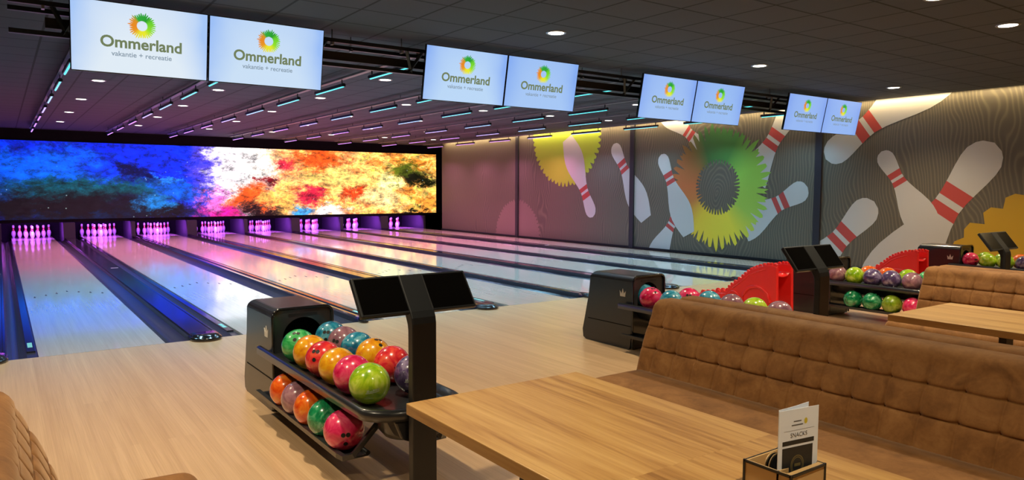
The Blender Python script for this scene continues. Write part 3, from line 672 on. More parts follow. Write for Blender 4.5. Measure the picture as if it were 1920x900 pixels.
def place_text(body, width, zbase, mat, parent, name, y, bold=0.0, mx=0.0, hscale=1.0):
    me, wd_, mid = text_mesh(body, 0.1, bold); k = width/wd_
    for v in me.vertices:
        x_, y_ = v.co.x, v.co.y; v.co = Vector(((x_-mid)*k+mx, y, zbase+y_*k*hscale))
    me.materials.clear(); me.materials.append(mat); me.name = name
    for p in me.polygons: p.material_index = 0
    o = bpy.data.objects.new(name, me); C.objects.link(o); o.parent = parent; return o
TVW, TVH = 1.115, 0.615
tvc = [((0.78, 0.88, 0.97), (0.40, 0.60, 0.98)), ((0.62, 0.78, 0.97), (0.34, 0.54, 0.97)), ((0.52, 0.72, 0.98), (0.27, 0.46, 0.95)), ((0.40, 0.60, 0.96), (0.25, 0.44, 0.93)),
       ((0.38, 0.57, 0.95), (0.25, 0.42, 0.92)), ((0.34, 0.54, 0.94), (0.25, 0.42, 0.92)), ((0.32, 0.50, 0.93), (0.24, 0.40, 0.90)), ((0.31, 0.49, 0.93), (0.24, 0.40, 0.90))]
ring_me = None
for k in range(8):
    c0 = 1.425+(k//2)*PER; x = c0+(-1 if k % 2 == 0 else 1)*(TVW/2+0.004)
    q = thing('monitor', 'flat monitor showing a sunburst ring logo, %s from the left in the hanging row' % ORD[k], 'monitor', (x, -0.44, 2.853), group='hanging monitors')
    q.rotation_euler = (math.radians(11), 0, 0)
    m = MB(); m.box(-TVW/2, TVW/2, 0.0, 0.035, -TVH/2, TVH/2); m.box(-0.3, 0.3, 0.035, 0.055, -0.2, 0.2); m.build('casing', [M_BLACKG], q, bevel=0.003)
    m = MB(); m.add([(-TVW/2+0.008, -0.001, -TVH/2+0.009), (TVW/2-0.008, -0.001, -TVH/2+0.009), (TVW/2-0.008, -0.001, TVH/2-0.008), (-TVW/2+0.008, -0.001, TVH/2-0.008)], [(0, 1, 2, 3)])
    m.build('display', [tv_mat(k, *tvc[k])], q, recalc=False)
    if ring_me is None:
        rg = ring_mesh('logo_ring', 0, 0, 0.110, 0.043, 36, 0.36, 0.14, 5, M_TVRING, 0.003, q, plane='y'); rg.location = (0.0, 0, 0.13); ring_me = rg
        t1 = place_text('Ommerland', 0.66, -0.075, M_TVTEXT, q, 'logo_text', -0.003, bold=0.0026)
        t2 = place_text('vakantie + recreatie', 0.49, -0.150, M_TVTEXT2, q, 'tagline_text', -0.003, bold=0.0012)
    else:
        for s_ in (ring_me, t1, t2):
            c_ = s_.copy(); C.objects.link(c_); c_.parent = q

# ------------------------------------------------------------------ ball returns
CX = [1.46+3.41*k for k in range(4)]; CX[2] = 8.22; CX[3] = 11.66
which = ['nearest', 'second', 'third', 'farthest']
def crown(m, x, y, z, s, mat=0):
    P = [(-0.5, 0), (0.5, 0), (0.62, 0.85), (0.25, 0.42), (0.0, 1.15), (-0.25, 0.42), (-0.62, 0.85)]
    m.prism([(y+p[0]*s, z+p[1]*s) for p in P], 'x', x-0.003, x+0.001, mat)
def rrect(x0, x1, z0, z1, r, n=6, bottom=False):
    pts = []
    for cx_, cz_, a0 in ((x1-r, z1-r, 0), (x0+r, z1-r, PI/2)):
        for i in range(n+1): a = a0+PI/2*i/n; pts.append((cx_+r*math.cos(a), cz_+r*math.sin(a)))
    if bottom: 
        for cx_, cz_, a0 in ((x0+r, z0+r, PI), (x1-r, z0+r, 1.5*PI)):
            for i in range(n+1): a = a0+PI/2*i/n; pts.append((cx_+r*math.cos(a), cz_+r*math.sin(a)))
    else: pts += [(x0, z0), (x1, z0)]
    return pts
def ball_return(k):
    cx = CX[k]
    t = thing('ball_return', 'black ball return with crown on its hood and two-tier ball rack, %s one' % which[k], 'ball return', (cx, 0, 0), group='ball returns')
    # hood shell lofted in y with a section that narrows at the waist
    W = 0.215; m = MB(); rows_ = []
    zs = [0.0, 0.02, 0.10, 0.22, 0.35, 0.48, 0.60, 0.655]
    yb = [-2.19, -2.14, -2.13, -2.16, -2.19, -2.22, -2.235, -2.24]
    yf = [-2.80, -2.82, -2.83, -2.835, -2.84, -2.845, -2.85, -2.85]
    r = 0.055; top = 0.71
    prof_ = []                                     # (half width, z, ybk, yfr)
    for z, a, b in zip(zs, yb, yf): prof_.append((W, z, a, b))
    for i in range(1, 7):
        a = PI/2*i/6; prof_.append((W-r+r*math.cos(a), top-r+r*math.sin(a), -2.24-0.04*math.sin(a), -2.85))
    vs = []; 
    for hw, z, a, b in prof_: vs += [(-hw, a, z), (-hw, b, z)]
    for hw, z, a, b in prof_[::-1]: vs += [(hw, a, z), (hw, b, z)]
    K = len(vs)//2; fs = [(2*i, 2*i+1, 2*i+3, 2*i+2) for i in range(K-1)]+[(2*K-2, 2*K-1, 1, 0)]
    m.add(vs, fs, 0, False)
    m.add(vs, [tuple(2*i for i in range(K))[::-1]], 0)
    m.build('hood_shell', [M_HOOD], t)
    # rim around the front edge
    ol = [(-W, 0.02)]+[(-W, z) for z in zs[2:]]+[(-(W-r+r*math.cos(PI/2*i/6)), top-r+r*math.sin(PI/2*i/6)) for i in range(1, 7)]
    ol = ol+[(-p[0], p[1]) for p in ol[::-1]]
    m = MB(); m.tube([(x_*0.985, -2.852, z_) for x_, z_ in ol], 0.010, n=8); m.build('front_rim', [M_BLACKG], t)
    # front panel with an arched opening
    bm = bmesh.new()
    op = [( (W-0.012)*s_[0], s_[1]) for s_ in []]
    outer = rrect(-W+0.010, W-0.010, 0.01, top-0.010, 0.05); hole = []
    for i in range(25): a = PI*i/24; hole.append((0.142*math.cos(a), 0.50+0.142*math.sin(a)))
    hole += [(-0.142, 0.40), (0.142, 0.40)]
    def loop(P):
        vv = [bm.verts.new((p[0], -2.842, p[1])) for p in P]
        return [bm.edges.new((vv[i], vv[(i+1) % len(vv)])) for i in range(len(vv))]
    eds = loop(outer)+loop(hole); bmesh.ops.triangle_fill(bm, use_beauty=True, use_dissolve=False, edges=eds)
    ext = bmesh.ops.extrude_face_region(bm, geom=bm.faces[:]); bmesh.ops.translate(bm, vec=(0, 0.02, 0), verts=[g for g in ext['geom'] if isinstance(g, bmesh.types.BMVert)])
    bmesh.ops.recalc_face_normals(bm, faces=bm.faces)
    me = bpy.data.meshes.new('front_panel'); bm.to_mesh(me); bm.free(); me.materials.append(M_HOOD)
    o = bpy.data.objects.new('front_panel', me); C.objects.link(o); o.parent = t
    m = MB(); m.box(-0.16, 0.16, -2.66, -2.60, 0.39, 0.655); 
    mm = m.build('ball_chute', [M_MATTE], t); 
    m = MB(); m.box(-0.10, 0.10, -2.846, -2.842, 0.652, 0.672); m.build('name_plate', [M_BLACK], o)
    m = MB(); crown(m, -W-0.0005, -2.715, 0.505, 0.068); crown(m, W+0.0025, -2.715, 0.505, 0.068); m.build('crown_emblem', [M_LOGO], t)
    m = MB(); m.box(-W-0.002, -W+0.004, -2.83, -2.215, 0.222, 0.230); m.build('seam', [M_MATTE], t)
    # ---- rack: own thing
    q = t
    # tray bed with U shaped rounded rim
    hw = 0.285; y0, y1 = -2.72, -4.625
    def U(w_, yend, n=14):
        pts = [(-w_, y0)]
        rr_ = min(w_, 0.24)
        for i in range(n+1):
            a = PI+PI/2*i/n; pts.append((-w_+rr_+rr_*math.cos(a), yend+rr_*0.75+rr_*0.75*math.sin(a)))
        for i in range(n+1):
            a = 1.5*PI+PI/2*i/n; pts.append((w_-rr_+rr_*math.cos(a), yend+rr_*0.75+rr_*0.75*math.sin(a)))
        pts.append((w_, y0)); return pts
    lv = [(0.0, 0.0, 0.396), (0.0, 0.0, 0.440), (0.012, 0.012, 0.450), (0.028, 0.03, 0.450), (0.045, 0.055, 0.415), (0.07, 0.10, 0.408)]
    vs = []; L_ = None
    for ins, iy_, z in lv:
        u = U(hw-ins, y1+iy_); L_ = len(u); vs += [(p[0], p[1], z) for p in u]
    fs = []
    for j in range(len(lv)-1):
        for i in range(L_-1): fs.append((j*L_+i, j*L_+i+1, (j+1)*L_+i+1, (j+1)*L_+i))
    m = MB(); m.add(vs, fs, 0, True)
    m.add(vs, [tuple(range(5*L_, 6*L_))], 0); m.add(vs, [tuple(range(L_))[::-1]], 0)
    m.add(vs, [(0, L_, 2*L_, 3*L_, 4*L_, 5*L_), tuple(x_+L_-1 for x_ in (5*L_, 4*L_, 3*L_, 2*L_, L_, 0))], 0)
    m.build('upper_tray', [M_HOOD], q)
    m = MB(); m.prism([(-0.16, 0.396), (0.16, 0.396), (0.12, 0.30), (0.05, 0.27), (-0.05, 0.27), (-0.12, 0.30)], 'y', -4.60, -2.78); m.build('spine', [M_HOOD], q, bevel=0.01)
    m = MB(); m.lathe([(0.001, 0.265), (0.12, 0.265), (0.15, 0.30), (0.17, 0.396)], 20, c=(0.0, -4.42, 0)); m.build('hub', [M_HOOD], q)
    # lower tray: two rails, rising front arm, tray plate
    for s_ in (-1, 1):
        xo, xi = s_*0.305, s_*0.165
        m = MB(); m.tube([(xo, -2.80, 0.153), (xo, -4.24, 0.153), (xo+s_*-0.01, -4.29, 0.150), (xo-s_*0.05, -4.315, 0.165), (xo-s_*0.20, -4.32, 0.32), (xo-s_*0.22, -4.32, 0.375)], 0, flat=(0.030, 0.026))
        m.tube([(xi, -2.80, 0.153), (xi, -4.30, 0.153)], 0.012)
        m.add([(xo, -2.8, 0.146), (xi, -2.8, 0.146), (xi, -4.3, 0.146), (xo, -4.3, 0.146), (xo, -2.8, 0.138), (xi, -2.8, 0.138), (xi, -4.3, 0.138), (xo, -4.3, 0.138)], [(0, 1, 2, 3), (7, 6, 5, 4), (0, 4, 5, 1), (1, 5, 6, 2), (2, 6, 7, 3), (3, 7, 4, 0)])
        m.build('lower_tray', [M_HOOD], q)
    # ---- terminal
    q = thing('scoring_terminal', 'black post with two dark touch screens at the %s ball rack' % which[k], 'scoring terminal', (cx+[-0.035, -0.015, -0.05, 0.0][k], -4.635, 0), group='scoring terminals')
    pw = 0.066; m = MB()
    path = [(-0.0, 0.0), (0.0, 0.90), (0.004, 0.925), (0.016, 0.952), (0.155, 1.128)]
    # slab section: front side y=-0.03..: offset path by thickness
    T = 0.05
    fr = [(0.0, 0.0), (0.0, 0.885), (0.006, 0.915), (0.022, 0.945), (0.150, 1.112)]
    bk = [(0.185, 1.085), (0.075, 0.915), (0.056, 0.88), (0.05, 0.85), (0.05, 0.0)]
    m.prism([(p[0]-0.05, p[1]) for p in fr+bk], 'x', -pw, pw); m.build('post', [M_BLACK], q, bevel=0.006)
    m = MB(); m.box(-0.14, 0.14, -0.13, 0.09, 0.0, 0.012); m.build('base_plate', [M_BLACK], q, bevel=0.003)
    # screens: slab tilted, either side
    d = Vector((0.128, 0.167)).normalized(); nrm = Vector((-d.y, d.x))  # in (y,z); nrm points to viewer and up
    b0 = Vector((-0.05+0.020, 0.945)); 
    for s_ in (-1, 1):
        xa, xb = (pw*0.2, 0.315)
        P = [b0, b0+d*0.215, b0+d*0.215-nrm*0.028, b0-nrm*0.028]
        P = [p-nrm*0.006 for p in P]
        m = MB(); m.prism([(p.x, p.y) for p in P], 'x', *sorted((s_*xa, s_*xb))); sc_ = m.build('screen', [M_BLACK], q, bevel=0.006)
        g0 = b0+d*0.012-nrm*0.0052; g1 = b0+d*0.203-nrm*0.0052
        m = MB(); xs = sorted((s_*(pw+0.002), s_*0.303)); m.add([(xs[0], g0.x, g0.y), (xs[1], g0.x, g0.y), (xs[1], g1.x, g1.y), (xs[0], g1.x, g1.y)], [(0, 1, 2, 3)])
        m.build('glass', [M_GLASS], sc_, recalc=False)
for k in range(4): ball_return(k)

# ------------------------------------------------------------------ bowling balls
RB = 0.1085
def ball_proto():
    bm = bmesh.new(); bmesh.ops.create_uvsphere(bm, u_segments=40, v_segments=24, radius=RB)
    for f_ in bm.faces: f_.smooth = True
    me = bpy.data.meshes.new('bowling_ball'); bm.to_mesh(me); bm.free(); return me
def patch(m, d, r, mat=0, ring=12, lift=0.0006):
    d = Vector(d).normalized(); t_ = Vector((0, 0, 1)) if abs(d.z) < 0.9 else Vector((1, 0, 0)); a = d.cross(t_).normalized(); b = a.cross(d)
    vs = []
    for i in range(ring):
        an = 2*PI*i/ring; p = (d*RB+a*r*math.cos(an)+b*r*math.sin(an)).normalized()*(RB+lift); vs.append(p)
    m.add(vs, [tuple(range(ring))], mat)
bme = ball_proto()
def holes_mesh():
    m = MB()
    c = Vector((0, -0.25, 1)).normalized()
    for d in ((-0.12, -0.18, 1), (0.12, -0.18, 1), (0.0, -0.75, 1)): patch(m, d, 0.0125)
    me = bpy.data.meshes.new('finger_holes'); me.from_pydata([tuple(v) for v in m.v], [], m.f); me.materials.append(M_HOLE); return me
hme = holes_mesh()
def mark_mesh():
    m = MB(); r = random.Random(2)
    for i in range(9):
        a = -0.28+0.07*i; h = 0.07+0.06*r.random(); w_ = 0.030
        P = [(a, -0.04+0.18*a), (a+w_, -0.04+0.18*a), (a+w_+0.02, -0.04+h+0.18*a), (a+0.02, -0.04+h+0.18*a)]
        m.add([Vector((x_, -1, z_)).normalized()*(RB+0.0012) for x_, z_ in P], [(0, 1, 2, 3)])
    for i in range(8):
        xa, xb = -0.34+0.085*i, -0.34+0.085*(i+1); f_ = lambda x_: -0.10+0.15*x_
        m.add([Vector((x_, -1, z_)).normalized()*(RB+0.0012) for x_, z_ in ((xa, f_(xa)), (xb, f_(xb)), (xb, f_(xb)+0.03), (xa, f_(xa)+0.03))], [(0, 1, 2, 3)])
    me = bpy.data.meshes.new('ball_marking'); me.from_pydata([tuple(v) for v in m.v], [], m.f); me.materials.append(M_BALLMARK); return me
mme = mark_mesh()
CNAME = dict(green='green', emerald='emerald green', yellow='golden yellow', red='red', pink='deep pink', lime='lime green', olive='olive green', blue='teal blue', mauve='dusty mauve', purple='dark purple', orange='orange')
bmeshes = {}
def ball(col, x, y, z, lab, holes=None, mark=None):
    if col not in bmeshes:
        me = bme.copy(); me.materials.clear(); me.materials.append(BALL[col]); bmeshes[col] = me
    o = bpy.data.objects.new('bowling_ball', bmeshes[col]); C.objects.link(o); o.location = (x, y, z); tag(o, lab, 'bowling ball', 'bowling balls')
    if holes is not None:
        h = bpy.data.objects.new('finger_holes', hme); C.objects.link(h); h.parent = o; h.rotation_euler = holes
    if mark is not None:
        h = bpy.data.objects.new('ball_marking', mme); C.objects.link(h); h.parent = o; h.rotation_euler = mark
    return o
def row(cols, x, ys, z, rk, side, holes={}, marks={}):
    N_ = len(cols)
    for i, (c, y) in enumerate(zip(cols, ys)):
        pos = 'front of' if i == N_-1 else ('beside the hood in' if i == 0 else '%s back in' % ORD[i])
        ball(c, x, y, z, '%s bowling ball, %s the %s row of the %s rack' % (CNAME[c], pos, side, rk), holes.get(i), marks.get(i))
c = CX[0]; zt, zl = 0.5165, 0.2475
row(['green', 'yellow', 'red', 'yellow', 'pink', 'lime'], c-0.145, [-3.178, -3.400, -3.62, -3.84, -4.06, -4.28], zt, 'nearest', 'upper left',
    {0: (0.35, 0.0, -0.6), 2: (0.75, 0.0, -0.9)}, {5: (0.12, 0, -0.28)})
row(['blue', 'mauve', 'blue', 'yellow', 'red', 'purple'], c+0.135, [-3.02, -3.25, -3.47, -3.71, -3.97, -4.24], zt, 'nearest', 'upper right',
    {0: (0.9, 0, -0.7), 1: (1.1, 0.2, -1.0), 3: (0.1, 0.2, 0), 4: (1.2, -0.9, 0)}, {5: (0.05, 0, -0.62)})
row(['orange', 'mauve', 'orange', 'emerald', 'pink'], c-0.235, [-3.209, -3.435, -3.663, -3.898, -4.144], zl, 'nearest', 'lower left',
    {4: (1.35, 0.0, -0.30)}, {3: (0.1, -0.9, -0.55)})
c = CX[1]
ball('blue', c-0.02, -2.80, zt, 'teal blue bowling ball peeking out of the second hood opening')
row(['pink', 'blue'], c-0.145, [-3.02, -3.27], zt, 'second', 'upper left', {0: (0.2, 0, -0.3)})
row(['pink', 'blue', 'mauve', 'lime', 'mauve'], c+0.12, [-3.25, -3.485, -3.73, -3.97, -4.21], zt, 'second', 'upper right', {0: (0.9, 0, -0.9)})
row(['green', 'orange', 'mauve', 'emerald', 'red'], c-0.235, [-3.209, -3.435, -3.663, -3.898, -4.144], zl, 'second', 'lower left')
c = CX[2]
row(['mauve', 'lime', 'purple', 'purple', 'mauve', 'green'], c-0.145, [-2.90, -3.118, -3.336, -3.554, -3.79, -4.01], zt, 'third', 'upper left', {4: (0.3, 0.2, 0)})
row(['orange', 'orange', 'lime', 'green', 'red'], c+0.145, [-3.13, -3.36, -3.60, -3.82, -4.04], zt, 'third', 'upper right')
row(['emerald', 'emerald', 'olive', 'pink', 'purple'], c-0.235, [-3.16, -3.39, -3.62, -3.85, -4.08], zl, 'third', 'lower left')
c = CX[3]
row(['pink', 'lime', 'lime', 'purple', 'mauve'], c-0.145, [-2.97, -3.2, -3.43, -3.66, -3.89], zt, 'farthest', 'upper left', {0: (1.3, 0, -0.5)})
row(['lime', 'lime', 'orange', 'purple', 'purple'], c+0.145, [-3.05, -3.28, -3.51, -3.74, -3.97], zt, 'farthest', 'upper right')

# ------------------------------------------------------------------ red children's ball ramps
def ramp(x0, lab):
    t = thing('ball_ramp', lab, 'ball ramp', (x0, 0, 0), group='red ball ramps')
    crest = [(-1.42, 0.155), (-1.50, 0.185), (-1.86, 0.225), (-1.90, 0.29), (-1.98, 0.36), (-2.10, 0.445), (-2.22, 0.545), (-2.34, 0.60), (-2.45, 0.635), (-2.54, 0.64), (-2.60, 0.62)]
    under = [(-2.62, 0.0), (-2.50, 0.0), (-2.44, 0.10), (-2.32, 0.16), (-2.20, 0.10), (-2.14, 0.0), (-1.95, 0.0), (-1.88, 0.08), (-1.75, 0.09), (-1.65, 0.0), (-1.38, 0.0), (-1.36, 0.10)]
    for s_ in (-1, 1):
        xo = s_*0.15
        m = MB(); m.prism(crest+under, 'x', xo-0.022, xo+0.022); side = m.build('side_panel', [M_RED], t, bevel=0.012, seg=3)
        m = MB()
        # teeth along the crest
        def teeth(p0, p1, n, h, round_=False):
            for i in range(n):
                a = Vector(p0)+(Vector(p1)-Vector(p0))*(i/n); b = Vector(p0)+(Vector(p1)-Vector(p0))*((i+0.92)/n)
                dd = (b-a).normalized(); nn = Vector((dd.y, -dd.x)); nn = nn if nn.y > 0 else -nn
                mid = (a+b)/2
                if round_: P = [a-nn*0.015]+[mid+dd*(-math.cos(PI*k_/6))*(b-a).length/2+nn*h*math.sin(PI*k_/6) for k_ in range(7)]+[b-nn*0.015]
                else: P = [a-nn*0.02, a, mid-dd*0.012+nn*h, mid+dd*0.012+nn*h, b, b-nn*0.02]
                m.prism([tuple(p) for p in P], 'x', xo-0.014, xo+0.014)
        m.prism([(-1.44, 0.15), (-1.93, 0.20), (-1.93, 0.30), (-1.88, 0.25), (-1.44, 0.18)], 'x', xo-0.013, xo+0.013)
        teeth((-1.46, 0.175), (-1.86, 0.222), 5, 0.048, True)
        for (a, b_), n_ in zip(zip(crest[3:], crest[4:]), (1, 1, 2, 2, 1, 1, 1, 1)): teeth(a, b_, n_+1, 0.030)
        m.build('crest_teeth', [M_RED], side, bevel=0.004)
        m = MB()
        hump = [(-2.32-0.20*math.cos(PI*i/14), 0.16+0.20*math.sin(PI*i/14)) for i in range(15)]
        m.tube([(xo+s_*0.022, p[0], p[1]) for p in hump], 0.022)
        h3 = [(-1.99-0.09*math.cos(PI*i/12), 0.14+0.12*math.sin(PI*i/12)) for i in range(13)]
        m.tube([(xo+s_*0.018, p[0], p[1]) for p in h3], 0.018)
        m.tube([(xo+s_*0.020, p[0], p[1]-0.055) for p in crest[4:9]], 0.010)
        m.build('moulded_ribs', [M_RED], side)
        m = MB(); ch = [(-1.40, 0.07), (-1.9, 0.13), (-2.1, 0.28), (-2.3, 0.43), (-2.45, 0.50), (-2.58, 0.50)]
    vs = []; 
    for y, z in ch:
        for i in range(9): a = PI*i/8; vs.append((-0.13*math.cos(a), y, z+0.05-0.05*math.sin(a)))
    fs = [(j*9+i, j*9+i+1, (j+1)*9+i+1, (j+1)*9+i) for j in range(len(ch)-1) for i in range(8)]
    m.add(vs, fs, 0, True); o = m.build('ball_channel', [M_RED], t); md = o.modifiers.new('solid', 'SOLIDIFY'); md.thickness = 0.012
    return t
ramp(7.45, 'red plastic toothed children ball ramp behind the second ball rack')
ramp(10.86, 'red plastic toothed children ball ramp behind the third ball rack')

# ------------------------------------------------------------------ sofas
def sofa(xback, dirn, y0, y1, lab, seat_d=0.88, d_top=0.20, d_seat=0.33):
    # profile measured forward (d) from the back plane; dirn = +1 faces +x, -1 faces -x
    t = thing('sofa', lab, 'sofa', (xback, y0, 0), group='tufted booth sofas')
    Ln = y0-y1; H = 0.865
    P = []   # (d, z, creases active)
    P.append((0.0, 0.10, 0)); P.append((0.0, H-0.05, 0))
    for i in range(1, 5): a = PI/2*i/4; P.append((0.05-0.05*math.cos(a), H-0.05+0.05*math.sin(a), 0))
    for i in range(0, 6): a = PI/2*(1-i/5); P.append((d_top-0.075+0.075*math.cos(a)*1.0, H-0.075+0.075*math.sin(a), 0.5 if i > 3 else 0))
    zz = H-0.075; nst = 52
    zl_ = set()
    for q_ in range(1, 27): zl_.add(round(zz-(zz-0.38)*q_/26, 4))
    for zc_ in (0.708, 0.583):
        zl_ = {z_ for z_ in zl_ if abs(z_-zc_) > 0.013}
        for o_ in (0, -0.005, 0.005, -0.011, 0.011): zl_.add(zc_+o_)
    for z in sorted(zl_, reverse=True):
        f_ = (zz-z)/(zz-0.45); P.append((d_top+(d_seat-d_top)*min(f_, 1.2)+0.012*math.sin(PI*min(f_, 1)), z, 1))
    P.append((d_seat+0.03, 0.10, 0))
    K = len(P); pitch = 0.152; zr = (0.708, 0.583); rC = 0.035
    ts_ = {0.0, Ln, 0.004, 0.010, 0.02, 0.035, Ln-0.004, Ln-0.010, Ln-0.02, Ln-0.035}
    for q_ in range(0, int(Ln/pitch)+2):
        for o_ in (0, -0.0045, 0.0045, -0.010, 0.010, -0.02, 0.02, -0.036, 0.036, -0.056, 0.056, 0.076):
            v_ = q_*pitch-0.03+o_
            if 0.05 < v_ < Ln-0.05: ts_.add(round(v_, 5))
    ts_ = sorted(ts_); NY = len(ts_)-1
    cd_, cz_ = 0.14, 0.5
    vs = []; rr = random.Random(int(abs(xback)*100))
    jit = [rr.uniform(-0.01, 0.01) for _ in range(60)]
    for j in range(NY+1):
        tt = ts_[j]; e = min(tt, Ln-tt); sh = rC-math.sqrt(max(0, rC*rC-(rC-min(e, rC))**2))
        for i, (d, z, ac) in enumerate(P):
            dd, zz_ = d, z
            if z > 0.11:
                # pull the section inwards near the ends
                vx, vz = cd_-d, min(0, 0.7-z) if z > 0.7 else 0
                l = math.hypot(vx, vz) or 1; dd += vx/l*sh; zz_ += vz/l*sh
            if ac and z > 0.42:
                rowi = 0 if z > zr[0] else (1 if z > zr[1] else 2)
                ph = (tt+0.03+0.0*rowi)/pitch; q = abs(ph-round(ph))*pitch
                ph0 = q
                dz = min(abs(z-zr[0]), abs(z-zr[1]))
                h = 0.011*math.exp(-(dz/0.0045)**2)+0.0065*math.exp(-(q/0.0045)**2)
                h += 0.013*math.exp(-((dz/0.016)**2+(q/0.016)**2))
                # pillow
                h -= 0.0045*abs(math.cos(PI*ph+PI/2))**0.6*min(1, dz/0.03)
                dd -= h*ac*min(1, e/0.03)
            vs.append((dirn*dd, -tt, zz_))
    fs = [(j*K+i, j*K+i+1, (j+1)*K+i+1, (j+1)*K+i) for j in range(NY) for i in range(K-1)]+[(j*K+K-1, j*K, (j+1)*K, (j+1)*K+K-1) for j in range(NY)]
    m = MB(); m.add(vs, fs, 0, True); m.add(vs, [tuple(range(K)), tuple(range(NY*K, (NY+1)*K))[::-1]], 0, False)
    m.build('backrest', [M_SUEDE], t)
    # seat cushion
    S = []; r = 0.06; zt_, zb_ = 0.455, 0.30
    for i in range(7): a = PI/2*i/6; S.append((seat_d-r+r*math.sin(a), zt_-r+r*math.cos(a)))
    for i in range(7): a = PI/2*i/6; S.append((seat_d-0.03+0.03*math.cos(a), zb_+0.03-0.03*math.sin(a)))
    S = [(d_seat-0.05, zt_)]+[(d_seat+0.1, zt_+0.004), (d_seat+0.25, zt_+0.004)]+S+[(d_seat-0.05, zb_)]
    K = len(S); NYs = 60; vs = []
    for j in range(NYs+1):
        # denser near ends
        u = j/NYs; tt = Ln*(0.5-0.5*math.cos(PI*u)); e = min(tt, Ln-tt); sh = 0.07-math.sqrt(max(0, 0.0049-(0.07-min(e, 0.07))**2))
        for d, z in S:
            zz_ = z-(sh*0.6 if z > 0.4 else -sh*0.3); dd = d-(sh if d > seat_d-0.15 else 0)
            vs.append((dirn*dd, -tt, zz_))
    fs = [(j*K+i, j*K+(i+1) % K, (j+1)*K+(i+1) % K, (j+1)*K+i) for j in range(NYs) for i in range(K)]
    m = MB(); m.add(vs, fs, 0, True); m.add(vs, [tuple(range(K)), tuple(range(NYs*K, (NYs+1)*K))[::-1]], 0, False); m.build('seat_cushion', [M_SUEDE], t)
    m = MB(); xs = sorted((dirn*0.02, dirn*(seat_d-0.05))); m.box(xs[0], xs[1], -Ln+0.02, -0.02, 0.09, 0.302); m.build('seat_base', [M_SUEDE], t, bevel=0.01)
    for dx in (0.06, seat_d-0.12):
        for yy in (-0.12, -Ln+0.12):
            m = MB(); m.box(*sorted((dirn*dx, dirn*(dx+0.05))), yy-0.025, yy+0.025, 0.0, 0.10); m.build('leg', [M_BLACK], t)
    return t
sofa(3.21, -1, -4.655, -6.95, 'tufted brown suede sofa behind the nearest table, facing it')
sofa(3.225, 1, -4.665, -6.95, 'tufted brown suede sofa seen from behind, back to back with the large sofa')
sofa(-0.42, 1, -4.79, -6.9, 'tufted brown suede sofa cut off at the lower left corner', seat_d=0.77)
sofa(6.64, -1, -4.655, -6.95, 'tufted brown suede sofa behind the second table, below the farthest hood')
sofa(6.655, 1, -4.665, -6.95, 'tufted brown suede sofa at the right edge, only its back top showing')

# ------------------------------------------------------------------ tables
def table(x0, x1, y0, y1, lab):
    t = thing('dining_table', lab, 'table', ((x0+x1)/2, (y0+y1)/2, 0), group='oak booth tables')
    hx, hy = (x1-x0)/2, (y0-y1)/2
    m = MB(); m.box(-hx, hx, -hy, hy, 0.708, 0.75); m.build('tabletop', [M_OAK], t, bevel=0.003)
    for sx in (-1, 1):
        for sy in (-1, 1):
            x_ = sx*(hx-0.13); y_ = sy*(hy-0.62)
            m = MB(); m.box(x_-0.05, x_+0.05, y_-0.02, y_+0.02, 0.0, 0.69); m.build('leg', [M_BLACK], t, bevel=0.003)
    m = MB()
    for sy in (-1, 1): m.box(-hx+0.08, hx-0.08, sy*(hy-0.62)-0.02, sy*(hy-0.62)+0.02, 0.69, 0.708)
    m.build('crossbar', [M_BLACK], t)
table(0.957, 1.775, -5.405, -7.35, 'large oak table in the foreground with the menu holder on it')
table(4.36, 5.21, -5.42, -7.35, 'oak table at the right edge in front of the second sofa')

# ------------------------------------------------------------------ menu holder, menu, coasters
HX0, HX1, HY0, HY1, HZ = 1.372, 1.522, -6.715, -6.575, 0.75
t = thing('menu_holder', 'small wooden menu holder with black edges on the foreground table', 'menu holder', (HX0, HY0, HZ))
Wd, Dp, Hh = HX1-HX0, HY1-HY0, 0.066
m = MB(); m.box(0, Wd, 0, Dp, 0.0, 0.006); m.build('bottom', [M_HWOOD], t)
for nm_, b_ in (('front_panel', (0.0, Wd, 0.0, 0.016)), ('middle_panel', (0, Wd, 0.036, 0.042)), ('back_panel', (0, Wd, Dp-0.008, Dp)), ('side_panel', (0, 0.006, 0.016, Dp-0.008)), ('side_panel', (Wd-0.006, Wd, 0.016, Dp-0.008))):
    m = MB(); m.box(b_[0], b_[1], b_[2], b_[3], 0.006, Hh, 0); m.build(nm_, [M_HWOOD], t)
m = MB(); e = 0.004
for (x_, y_) in ((0, 0), (Wd, 0), (0, Dp), (Wd, Dp)): m.box(x_-0.003, x_+0.003, y_-0.003, y_+0.003, 0, Hh+0.001)
for y_ in (0, Dp): m.box(0, Wd, y_-0.003, y_+0.001, Hh-0.006, Hh+0.0008)
for x_ in (0, Wd): m.box(x_-0.003, x_+0.001, 0, Dp, Hh-0.006, Hh+0.0008)
m.build('black_edging', [M_BLACK], t)
q = thing('menu_card', 'folded white and black snacks menu standing in the wooden holder', 'menu', (1.377, -6.672, 0.7575), rotz=math.radians(-9))
MW, MH = 0.143, 0.212
m = MB(); m.box(0, MW, -0.0006, 0.0006, 0, MH, 0); m.build('front_cover', [M_PAPER], q)
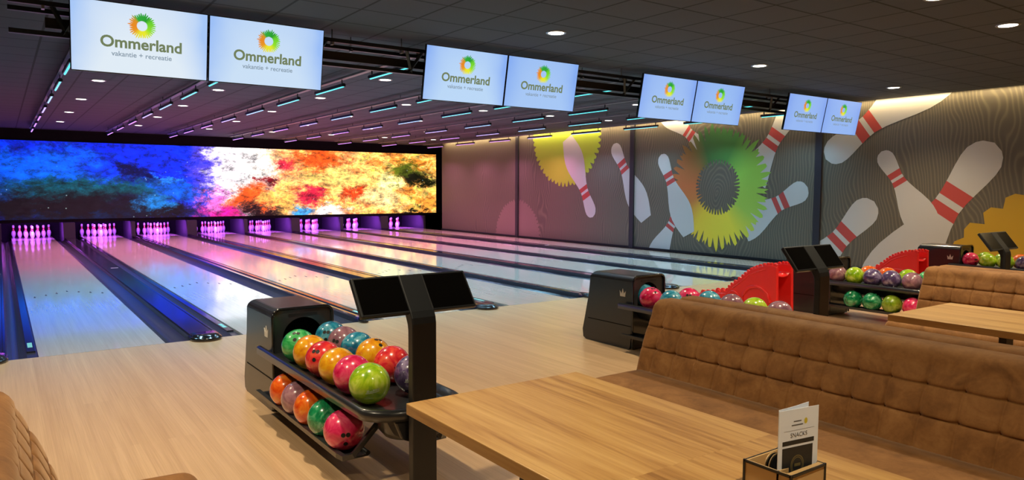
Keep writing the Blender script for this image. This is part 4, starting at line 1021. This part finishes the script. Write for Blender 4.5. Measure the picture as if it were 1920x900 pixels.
m = MB(); m.prism([(0, 0.0006), (0.07, 0.010), (MW-0.012, 0.022), (MW-0.012, 0.0232), (0.07, 0.0112), (0, 0.0018)], 'z', 0, MH+0.004); m.build('back_cover', [M_PAPER], q)
def mrect(m, x0, x1, z0, z1, lift, mi=0): m.add([(x0, -0.0006-lift, z0), (x1, -0.0006-lift, z0), (x1, -0.0006-lift, z1), (x0, -0.0006-lift, z1)], [(0, 1, 2, 3)], mi)
m = MB(); mrect(m, 0.014, 0.124, 0.003, 0.112, 0.0003, 0); mrect(m, 0.014, 0.128, 0.118, 0.130, 0.0003, 0)
for r_, mi in ((0.024, 1), (0.0215, 0), (0.0195, 1), (0.0175, 0)):
    m.add([(0.069+r_*math.cos(2*PI*i/28), -0.0011-0.0002*(0.024-r_)*100, 0.062+r_*1.12*math.sin(2*PI*i/28)) for i in range(28)], [tuple(range(28))], mi)
mrect(m, 0.058, 0.080, 0.059, 0.067, 0.0012, 1)
m.build('cover_print', [M_INK, M_INKG], q, recalc=False)
place_text('SNACKS', 0.060, 0.138, M_INKT, q, 'menu_title', -0.0012, mx=0.072)
m = MB(); mrect(m, 0.018, 0.128, 0.1555, 0.1562, 0.0003); mrect(m, 0.045, 0.086, 0.168, 0.171, 0.0003); mrect(m, 0.052, 0.080, 0.178, 0.181, 0.0003); m.build('menu_lines', [M_INKT], q, recalc=False)
m = MB(); m.add([(0.096+0.006*math.cos(2*PI*i/12), -0.0011, 0.177+0.008*math.sin(2*PI*i/12)) for i in range(12)], [tuple(range(12))]); m.build('menu_emblem', [M_INKY], q, recalc=False)
for i in range(4):
    m = MB(); n_ = 28; R_ = 0.036
    m.prism([(R_*math.cos(2*PI*k/n_), R_*math.sin(2*PI*k/n_)) for k in range(n_)], 'x', -0.0014, 0.0014)
    o = m.build('coaster', [M_MATTE if i % 2 == 0 else M_HWOOD]); o.rotation_euler = (0, math.radians(4), math.radians(90)); o.location = (HX0+0.075, HY1-0.088+0.006*i+0.035, 0.7575+0.036)
    tag(o, '%s round coaster standing in the menu holder, %s from the menu' % ('black' if i % 2 == 0 else 'beige', ORD[i]), 'coaster', 'coasters in the menu holder')
